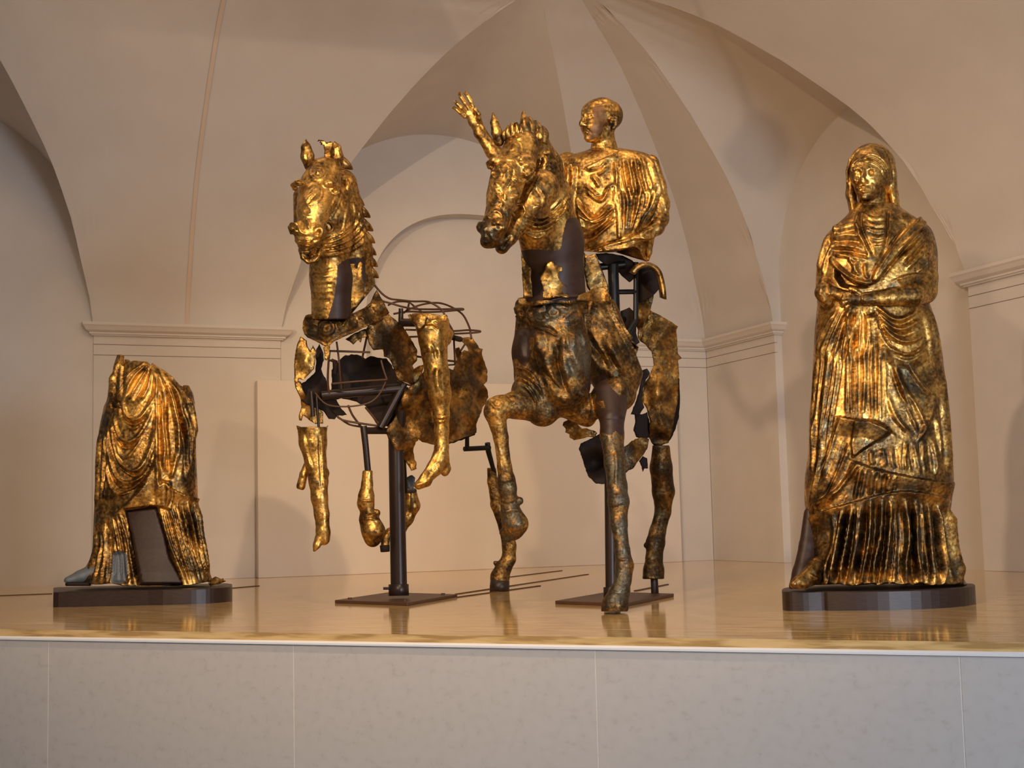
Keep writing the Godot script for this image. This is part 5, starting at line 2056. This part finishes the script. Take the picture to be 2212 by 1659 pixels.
	hand.chain("1006,242,48,5.2 996,232,58,4.8 988,224,58,4.4 984,220,54,4", 1.5)
	hand.chain("1004,252,46,4.8 994,243,54,4.4 986,236,54,4 980,233,50,3.6", 1.5)
	hand.chain("1034,262,48,6 1033,246,58,5.4 1026,236,64,4.6", 2)
	var dn := hand.net(1.4)
	finish(o, "raised_hand", dn[0], dn[1], M.gilt, 0.0)

func floor_bars() -> void:
	var ends := [[985, 1284, 1270, 1241], [985, 1291, 1166, 1266], [1100, 1247, 1213, 1233], [1372, 1277, 1442, 1263], [-20, 1288, 113, 1283], [500, 1271, 559, 1266]]
	var words := ["longest thin brown metal strip on the floor, running back from the left base plate", "shorter thin brown metal strip on the stage floor in front of the longest strip", "thin brown metal strip on the stage floor near the foot of the white panel", "thin brown metal strip on the stage floor at the right horse's base plate", "thin brown metal strip on the stage floor left of the headless figure's plinth", "thin brown metal strip on the stage floor right of the headless figure's plinth"]
	for k in ends.size():
		var e = ends[k]
		var a := floor_at(e[0], e[1])
		var b := floor_at(e[2], e[3])
		var side := (b - a).cross(Vector3.UP).normalized() * 0.014
		var t := put("metal_strip", block(a - side * 0.5, b - a, Vector3.UP * 0.004, side), M.brown, self)
		tag(t, words[k], "metal strip", "metal strips on the stage floor")

func white_panel() -> void:
	# a low smooth panel standing just before the back wall
	var s0 := 3.56
	var s1 := 0.32
	var t := thing("wall_panel", "low plain cream panel standing against the back wall behind the horses", "panel", plan(0, 2.0, 0.04, 0))
	var o := plan(0, s1, 0.005, 0)
	put("board", block(o, plan(0, s0, 0.005, 0) - o, Vector3.UP * 1.345, -NB * 0.075, t.position, 0.003), M.panel, t)

# ---------------------------------------------------------------- the broken draped figure on the left
func togate() -> void:
	var o := studio(6.65, [130, 750, 500, 1280])
	o.root = thing("statue", "headless broken lower half of a gilded draped figure on a dark brown plinth", "statue", floor_at(310, 1297))
	o.bias = 0.06
	o.green = -0.02
	var L := [80, 740, 2.676]
	carve(o.relief, L, """
r 6 7 | 490,300 505,400 540,442 590,440 640,380 680,300 692,200
r 6 7 | 440,390 455,500 490,562 540,572 600,520 660,400 685,300
r 6 7 | 425,440 445,600 485,705 560,742 620,690 670,560 690,420
r 6 7 | 405,470 430,700 465,785 520,812 600,780 655,700 685,560
r 5 5 | 460,540 475,640 520,662 560,620 610,540
r 5 5 | 520,480 560,500 610,460
r 5 6 | 395,560 410,740 430,840 480,880 560,850
r 5 -6 | 480,340 495,430 540,470 600,460 650,400
r 5 -6 | 435,450 465,570 520,610 590,570
r 5 -6 | 415,520 440,660 500,735 570,770 630,720
r 5 -6 | 400,620 420,760 470,840 540,845 620,780
s 34 11 | 695,640 660,725 600,842 520,932 430,1002 330,1062
r 8 11 | 690,190 715,350 722,480 735,600 730,700 768,765
r 6 8 | 668,160 690,300 692,500 690,700 700,950
r 6 -7 | 705,240 705,400 712,560 712,720
r 6 -7 | 745,300 745,480 760,640 760,760
r 8 8 | 700,140 760,260 795,400 815,560 812,720
r 7 7 | 735,190 805,310 850,470 870,640
r 7 7 | 760,210 830,330 880,480 900,650
r 6 -6 | 720,170 785,300 825,440 845,600
r 6 6 | 800,640 790,720 770,790
s 34 12 | 932,905 860,882 790,852 715,795
r 5 7 | 640,125 560,200 510,300
r 5 7 | 650,130 590,230 530,330
r 5 7 | 660,150 640,260 590,350
r 5 6 | 620,125 550,170 500,230
r 5 -5 | 645,130 575,215 520,315
r 5 -5 | 655,140 615,245 560,340
r 6 8 | 478,85 450,200 435,330
r 5 6 | 455,180 430,260 420,335
r 5 -7 | 497,100 490,230 492,330
p 3 -9 | 420,336 482,334 484,378 424,382
p 3 6 | 498,968 600,955 692,947 776,974 775,800 715,790 690,640 640,760 520,930
p 4 -26 | 512,972 690,952 740,1120 765,1240 845,1405 590,1405 545,1120
p 8 -12 | 430,1210 520,1200 530,1395 425,1395
r 6 8 | 870,300 900,420 905,560
r 5 5 | 850,420 880,560 890,760
""")
	pleats(o.relief, L, "335,1075 332,1180 300,1290 265,1375", "495,985 530,1140 565,1280 580,1400", 8, 6, 10, 41)
	pleats(o.relief, L, "705,955 745,1110 800,1260 850,1400", "930,915 960,1100 985,1250 1020,1370", 10, 6, 10, 42)
	pleats(o.relief, L, "690,800 700,870 705,950", "780,820 785,890 775,965", 5, 4, 5, 43)
	pleats(o.relief, L, "360,480 350,650 345,850 340,1000", "420,480 420,650 400,850 380,960", 3, 6, 7, 44)
	pleats(o.relief, L, "800,420 830,560 830,760", "905,420 912,560 915,780", 4, 6, 6, 45)
	carve(o.tone, L, """
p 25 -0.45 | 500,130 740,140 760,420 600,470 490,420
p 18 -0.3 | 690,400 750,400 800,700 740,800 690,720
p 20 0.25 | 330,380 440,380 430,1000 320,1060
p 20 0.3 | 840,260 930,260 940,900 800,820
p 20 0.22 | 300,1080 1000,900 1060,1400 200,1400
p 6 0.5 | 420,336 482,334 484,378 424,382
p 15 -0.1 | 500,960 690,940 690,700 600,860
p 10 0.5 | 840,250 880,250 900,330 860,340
""")  # the small square at the left paints the shade inside a hole
	var rows := [[764, 250, 406, 46, -6], [790, 245, 406, 54, -4], [815, 241, 410, 60, -2], [867, 230, 420, 66, 0], [878, 224, 421, 68, 0], [927, 214, 423, 72, 2], [983, 209, 424, 75, 2], [1058, 205, 427, 78, 2], [1084, 204, 428, 78, 2], [1117, 202, 434, 78, 2], [1151, 201, 438, 80, 2], [1188, 199, 445, 83, 2], [1211, 192, 449, 86, 2], [1237, 177, 453, 89, 2], [1255, 166, 460, 92, 2], [1270, 160, 466, 94, 2]]
	var rim := [[0.0, 790], [0.02, 766], [0.07, 768], [0.1, 786], [0.12, 788], [0.14, 776], [0.2, 782], [0.26, 779], [0.36, 780], [0.44, 781], [0.5, 789], [0.52, 784], [0.6, 793], [0.68, 800], [0.78, 814], [0.86, 832], [0.92, 838], [0.95, 832], [0.97, 833], [1.0, 850]]
	var hem := [[0.0, 1262], [0.15, 1264], [0.25, 1260], [0.35, 1266], [0.5, 1266], [0.62, 1266], [0.7, 1264], [0.8, 1266], [0.9, 1262], [1.0, 1258]]
	var body := drape(rows, rim, hem, 260, 300, 0.85, 9.0, 12.0)
	var hole := points("512,970 600,957 690,950 740,1120 765,1240 845,1405 590,1405 545,1120", L)
	var grey := points("436,1215 480,1205 520,1220 528,1330 500,1392 430,1392", L)
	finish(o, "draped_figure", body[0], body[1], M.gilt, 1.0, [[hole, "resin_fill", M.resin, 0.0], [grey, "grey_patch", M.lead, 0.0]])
	var shoe := Blob.new()
	shoe.chain("146,1254,60,8 172,1246,50,13 200,1236,40,18", 5).slice(Vector3(0, 1, 0), Vector3(0, 1258, 0))
	var sn := shoe.net(2.0)
	finish(o, "shoe", sn[0], sn[1], M.lead, 0.0, [], null, false)
	var sole := Blob.new()
	sole.chain("146,1262,60,5.5 190,1262,50,7", 2, 2.0).slice(Vector3(0, 1, 0), Vector3(0, 1266, 0)).slice(Vector3(0, -1, 0), Vector3(0, 1258, 0))
	var on := sole.net(1.6)
	finish(o, "shoe_sole", on[0], on[1], M.inside, 0.0, [], null, false)
	plate(o, "hem_shard", points("1030,1352 1068,1366 1074,1360 1082,1374 1096,1378 1060,1392 1000,1408 985,1380", L), [[470, 1252, 10], [450, 1258, 40], [488, 1256, -10]], M.bronze, 5, 0.5, 4.0, null, 3)
	plate(o, "shoulder_shard", points("835,262 850,255 858,258 874,250 892,285 905,325 896,420 850,400 838,330", L), [[395, 840, 14], [418, 870, -6], [405, 890, 12]], M.bronze, 5, 0.6, 4.0, null, 4)
	var q := outline_at(o, "115,60 115,118 126,128 250,132 320,136")
	for k in 20:
		var a := PI * 0.5 * (k / 19.0)
		q.append_array(outline_at(o, "%f,%f" % [352 + 150 * pow(sin(a), 0.8), 20 + 120 * pow(cos(a), 0.8)]))
	q.append_array(outline_at(o, "502,-60 490,-105 300,-125 128,-110 115,-95"))
	var plinth := thing("plinth", "dark brown plinth with square left end and rounded right end, under the headless figure", "plinth", floor_at(310, 1297))
	put("block", prism(q, 0.0, 0.07, 0.003, plinth.position), M.plinth, plinth)

# ---------------------------------------------------------------- the veiled woman on the right
func woman() -> void:
	var o := studio(5.2, [1680, 300, 2130, 1330])
	o.root = thing("statue", "gilded bronze statue of a veiled standing woman with folded arms on an oval brown plinth", "statue", floor_at(1899, 1306))
	o.bias = 0.06
	o.grain = 0.8
	var A := [1660, 300, 3.456]
	var B := [1640, 740, 2.764]
	var r := o.relief
	# mantle over the shoulders and chest
	carve(r, A, """
p 5 11 | 1170,590 1110,600 1000,720 880,860 780,1000 760,1060 810,1075 900,970 1000,850 1100,730 1190,640
r 7 6 | 1150,600 1040,690 930,820 830,960 775,1060
r 5 -9 | 1195,645 1110,705 1010,830 900,960 835,1050
r 4 -6 | 1075,600 960,720 850,880 765,1010
r 4 -4 | 1110,640 1000,750 890,890 800,1030
r 6 6 | 700,560 780,600 890,585
r 6 6 | 715,610 790,650 885,640
r 6 6 | 735,665 810,690 885,680
r 6 5 | 750,720 820,745 885,720
r 5 5 | 780,775 820,790 870,770
r 5 -7 | 893,530 888,620 888,720 855,850 800,900
r 5 -6 | 690,560 690,640 715,720 750,800 785,890
r 7 7 | 685,545 660,620 685,720 730,810 770,900
r 8 6 | 470,690 560,665 640,640 680,640
r 7 6 | 465,745 560,720 640,720 700,735
r 7 6 | 470,805 570,800 650,810 720,830
r 7 6 | 480,860 580,875 660,890 750,905
r 5 -5 | 470,715 560,690 640,675 690,690
r 5 -5 | 470,775 570,758 650,765 715,780
r 5 -5 | 475,835 580,835 660,850 740,870
r 7 10 | 465,880 490,930 560,995 640,1045 745,1075 800,1060
p 5 -20 | 490,950 560,1020 640,1070 745,1098 830,1070 730,1115 600,1120 540,1100 490,1030
r 6 7 | 600,890 640,950 635,1020
r 6 7 | 670,900 655,960 680,1035
r 6 7 | 720,930 725,1000 745,1055
r 9 7 | 450,700 400,850 370,1000
r 8 6 | 500,760 430,900 400,1040
r 6 -6 | 470,720 420,860 385,1020
r 8 6 | 1130,690 1050,760 960,840
r 8 6 | 1165,730 1090,810 1000,910
r 8 6 | 1195,790 1120,880 1030,970
r 7 6 | 1210,850 1165,930 1110,1000
r 5 -6 | 1150,710 1070,785 980,875
r 5 -6 | 1180,760 1105,845 1015,940
r 5 5 | 1165,850 1175,920 1165,990
s 26 9 | 1240,1025 1120,1005 1030,1015 960,1040
r 7 6 | 560,620 520,660 480,720
r 7 6 | 960,560 1040,580 1120,640
r 6 -5 | 950,600 1010,620 1060,660
""")
	# the swag under the forearm and the folds that fall from it
	carve(r, A, """
r 8 9 | 820,1255 900,1330 980,1350 1060,1315 1100,1265
r 8 8 | 825,1305 910,1395 1000,1420 1090,1375 1140,1320
r 8 8 | 840,1360 920,1470 1020,1515 1110,1490 1155,1420
r 6 -6 | 820,1280 905,1362 990,1385 1080,1345
r 6 -6 | 830,1335 915,1432 1010,1468 1100,1432
s 34 16 | 1150,1540 1060,1600 980,1590 900,1530 840,1420 800,1290
r 5 -8 | 785,1255 825,1350 870,1480 930,1570
r 8 8 | 600,1275 605,1400 615,1550 620,1659
r 6 -6 | 575,1275 560,1400 545,1550 530,1659
r 6 -6 | 640,1275 650,1400 660,1550 665,1659
r 8 6 | 540,1280 480,1400 420,1540 390,1659
r 7 6 | 510,1285 440,1390 390,1500 355,1620
r 9 7 | 1190,1250 1230,1380 1260,1520 1275,1659
r 8 6 | 1165,1300 1190,1420 1210,1540 1215,1659
""")
	carve(r, B, """
r 8 7 | 800,100 850,250 930,370 985,500 955,580
r 8 7 | 815,180 870,330 910,430 950,540
r 8 7 | 1055,290 1025,420 985,520 945,590
r 8 6 | 760,300 820,450 900,545
r 5 -6 | 790,150 835,290 900,400 960,530
r 7 6 | 880,120 960,240 1030,320
r 8 -6 | 800,60 880,90 950,60 1000,20
r 9 8 | 1090,120 1105,300 1125,480 1140,650 1150,800
r 7 7 | 1050,420 1070,560 1080,700 1085,800
r 5 -7 | 1075,300 1095,480 1110,650 1118,800
p 3 7 | 570,462 660,464 740,495 792,532 700,592 620,645 553,698 545,600
s 40 12 | 792,532 740,492 660,462 570,458 470,440
s 46 14 | 1172,828 1100,832 950,812 800,782 650,742 553,700
s 46 15 | 1140,950 1060,915 950,893 830,890 700,912 560,955 400,1000 285,1050
r 8 7 | 480,470 440,600 405,720 380,820
r 8 7 | 545,600 520,680 470,790 420,890
r 9 7 | 335,450 330,600 310,800
r 8 6 | 385,450 375,620 340,800 300,960
r 8 7 | 600,720 530,810 450,910 350,1000
r 8 8 | 480,880 400,930 320,980
r 6 -6 | 460,480 420,620 370,760
r 6 -6 | 515,590 480,720 430,840 360,950
""")
	pleats(r, A, "560,1260 500,1350 440,1500 380,1659", "760,1290 790,1400 800,1550 790,1659", 7, 6, 6, 4)
	pleats(r, B, "345,20 320,200 300,440 300,680", "500,20 480,200 440,440 400,680", 5, 7, 5, 5)
	pleats(r, B, "500,20 500,200 490,420", "760,20 770,200 770,480", 8, 6, 7, 6)
	pleats(r, B, "590,740 560,840 545,940", "830,800 830,850 830,890", 6, 6, 8, 7)
	pleats(r, B, "640,650 650,700 660,735", "1060,560 1080,700 1090,800", 8, 6, 6, 8)
	pleats(r, B, "430,1025 405,1200 370,1330 350,1440", "700,930 690,1150 670,1320 640,1450", 6, 10, 17, 9)
	pleats(r, B, "700,930 690,1150 670,1320 640,1450", "1130,970 1160,1200 1190,1320 1235,1450", 9, 11, 18, 10)
	# darker towards the ground and at the sides
	carve(o.tone, B, """
p 90 0.24 | 260,380 1180,330 1250,1470 180,1470
p 50 0.22 | 270,980 560,950 1150,930 1250,1470 180,1470
p 40 0.25 | 320,-60 480,40 470,430 400,900 270,1000
p 20 0.3 | 770,80 900,110 1000,250 960,360 860,300 790,180
p 20 -0.25 | 560,490 760,540 600,640
p 20 -0.3 | 640,760 830,800 800,900 650,900
""")
	carve(o.tone, A, """
p 30 -0.32 | 500,830 740,890 700,1060 520,950
p 30 -0.34 | 840,1280 1160,1300 1120,1560 960,1540
p 30 -0.3 | 960,700 1180,650 1200,900 1000,960
p 20 0.3 | 1110,1010 1260,1000 1240,1120 1130,1110
p 14 0.25 | 700,540 760,560 760,830 690,700
p 24 -0.3 | 560,1280 800,1290 800,1659 560,1659
""")
	var rows := [[440, 1846, 1938, 40, -6], [455, 1836, 1956, 52, -4], [468, 1826, 1976, 64, -2], [488, 1803, 2006, 76, 0], [508, 1785, 2018, 84, 2], [540, 1773, 2025, 90, 5], [578, 1764, 2026, 94, 8], [618, 1762, 2022, 94, 8], [645, 1765, 2008, 92, 6], [673, 1764, 2015, 92, 4], [711, 1760, 2027, 94, 2], [763, 1757, 2036, 97, 0], [845, 1753, 2045, 100, 0], [899, 1748, 2051, 102, 2], [975, 1746, 2056, 104, 4], [1040, 1738, 2061, 106, 5], [1084, 1738, 2056, 106, 5], [1120, 1742, 2053, 106, 5], [1174, 1741, 2060, 110, 6], [1218, 1739, 2070, 115, 8], [1246, 1738, 2080, 120, 9], [1270, 1736, 2092, 124, 10]]
	var hem := [[0.0, 1268], [0.1, 1266], [0.2, 1262], [0.3, 1266], [0.38, 1260], [0.46, 1264], [0.54, 1259], [0.62, 1264], [0.7, 1261], [0.8, 1266], [0.9, 1264], [1.0, 1268]]
	var body := drape(rows, [[0.0, 438], [1.0, 438]], hem, 320, 440, 0.85, 0.0, 13.0)
	finish(o, "draped_figure", body[0], body[1], M.gilt)
	# head: lean face, straight mouth, eyes under a firm brow; hair in waves under the veil
	var hr := o.relief
	carve(hr, A, """
r 4 4.5 | 700,142 660,165 628,205 618,260
r 3.5 4 | 705,160 670,185 645,220 632,270
r 4 4.8 | 715,140 780,150 840,190 880,260
r 3.5 4.2 | 720,160 790,178 840,215 866,280
r 4 4.5 | 725,115 800,125 860,170 905,250
r 3 -3 | 702,150 665,175 636,212 625,265
r 3 -3 | 717,150 785,164 840,202 872,270
r 3 -3 | 720,130 790,138 850,180 892,255
r 3 2.4 | 650,420 700,440 760,440
r 2.5 1.6 | 640,228 665,218 700,228
r 2.5 1.6 | 742,226 775,216 815,232
r 2 -2.5 | 682,378 715,372 760,376
r 2.2 1.6 | 690,364 715,358 752,364
r 2.4 2.0 | 695,392 720,396 750,392
r 2.5 -2 | 672,330 662,352 668,372
r 2.5 -2 | 770,330 785,352 782,380
r 1.6 0.7 | 645,243 665,236 690,246
r 1.6 0.7 | 752,242 772,235 800,246
r 1.6 0.5 | 648,265 668,270 688,263
r 1.6 0.5 | 754,264 775,270 798,262
""")
	carve(o.tone, A, "p 8 -0.28 | 620,160 840,160 850,330 760,430 680,430 620,300")
	var head := Blob.new()
	head.chain("1880,358,4,44 1882,376,0,46", 8).chain("1872,378,16,36 1873,404,20,28", 10).chain("1873,413,26,18", 10)
	head.chain("1866,371,50,4.5 1864,384,57,5.5 1865,391,56,6.5", 4).chain("1859,393,50,4", 3).chain("1872,393,49,4", 3)
	head.chain("1845,364,41,4 1858,365,48,4", 5).chain("1874,364,47,4 1892,365,40,4", 5)
	head.chain("1850,389,38,9", 8).chain("1888,391,37,10", 8)
	head.chain("1857,405,47,3 1866,404,50,3.2 1876,405,47,3", 3).chain("1859,411,46,3 1866,412,49,3.6 1875,411,46,3", 3).chain("1868,421,40,8", 7)
	head.dig("1852,373,50,5.5", 4).dig("1882,373,48,5.5", 4)
	head.chain("1852,373,40.5,5.6", 2.5).chain("1882,373,38.5,5.6", 2.5)
	head.chain("1918,384,8,7 1916,398,8,5", 3).dig("1920,389,14,3.5", 2)
	head.chain("1888,420,-4,31 1892,470,-6,37", 8)
	var hn := head.net(1.7)
	finish(o, "head", hn[0], hn[1], M.gilt, 1.0)
	var veil := Blob.new()
	veil.chain("1884,360,-14,51 1886,380,-20,50", 6).chain("1839,372,-10,11 1838,420,-8,11 1848,472,2,11", 7, 1.8).chain("1927,372,-10,9 1930,420,-6,10 1937,464,4,11", 7, 1.8).chain("1888,420,-44,36 1892,470,-44,40", 10)
	veil.dig("1876,368,40,46 1878,400,40,42", 3)
	veil.dig("1880,420,34,38 1886,470,40,40", 3)
	veil.chain("1836,412,-2,3.4 1831,392,6,3.4 1830,370,10,3.4 1837,344,14,3.4 1856,324,16,3.4 1880,316,14,3.6 1905,322,14,3.4 1924,344,12,3.4 1931,372,8,3.4 1932,404,2,3.4", 2)
	var vn := veil.net(1.9)
	finish(o, "veil", vn[0], vn[1], M.gilt, 0.0)
	# folded arms: the left forearm across the front, the hand closed over the wrapped right wrist
	carve(o.tone, A, "p 10 0.35 | 540,1110 700,1120 690,1250 540,1250")
	var arm := Blob.new()
	arm.chain("1996,628,58,27 1974,637,88,25 1930,641,104,20 1868,645,112,14", 6).chain("1998,600,40,30 1998,628,56,27", 8)
	var an := arm.net(2.4)
	finish(o, "forearm", an[0], an[1], M.gilt, 0.0)
	var hand := Blob.new()
	hand.chain("1870,645,112,13 1852,645,112,12 1838,646,110,12", 4, 0.75)
	hand.chain("1836,634,112,5 1824,637,110,4.6 1818,645,103,4", 1.5).chain("1836,642,114,5 1822,646,112,4.6 1816,654,104,4", 1.5).chain("1836,650,113,5 1823,655,110,4.6 1819,662,103,4", 1.5).chain("1839,657,110,4.6 1829,663,107,4.2 1826,669,101,3.6", 1.5)
	hand.chain("1858,634,116,5.4 1846,626,116,4.8 1836,624,112,4", 2)
	var dn := hand.net(1.6)
	finish(o, "hand", dn[0], dn[1], M.gilt, 0.0)
	var wrap := Blob.new()
	wrap.chain("1784,612,66,18 1782,632,76,21 1787,650,74,16", 8).chain("1790,628,82,15 1826,641,96,13 1850,641,98,12", 6).chain("1776,622,92,5 1774,636,96,5 1781,648,92,5", 3).chain("1790,622,94,5 1791,634,98,5", 3)
	var wn := wrap.net(2.2)
	finish(o, "wrapped_hand", wn[0], wn[1], M.gilt, 0.0)
	# shoe with a thin sole, and the dark brown core of the hem behind it
	var shoe := Blob.new()
	shoe.chain("1764,1222,96,20 1750,1240,118,17 1726,1257,140,13 1716,1262,146,10", 5).chain("1758,1247,112,17 1735,1262,140,11", 4).slice(Vector3(0, 1, 0), Vector3(0, 1272, 0))
	shoe.chain("1745,1236,134,3 1752,1243,138,3 1764,1250,132,3", 2)
	var sn := shoe.net(2.0)
	finish(o, "shoe", sn[0], sn[1], M.gilt, 0.0)
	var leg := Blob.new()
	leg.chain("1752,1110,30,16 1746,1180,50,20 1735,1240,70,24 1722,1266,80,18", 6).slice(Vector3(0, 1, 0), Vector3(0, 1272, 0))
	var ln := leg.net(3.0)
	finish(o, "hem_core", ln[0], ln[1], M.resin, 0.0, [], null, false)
	var pl := smooth_ring(outline_at(o, "1690,60 1693,90 1706,112 1735,120 1784,122 1788,131 1850,148 1945,156 2030,138 2085,92 2107,30 2098,-40 2040,-100 1900,-120 1780,-110 1712,-75 1692,-20"))
	var plinth := thing("plinth", "dark brown oval plinth with a small lobe at its left, under the veiled woman", "plinth", floor_at(1899, 1306))
	put("block", prism(pl, 0.0, 0.069, 0.003, plinth.position), M.plinth, plinth)
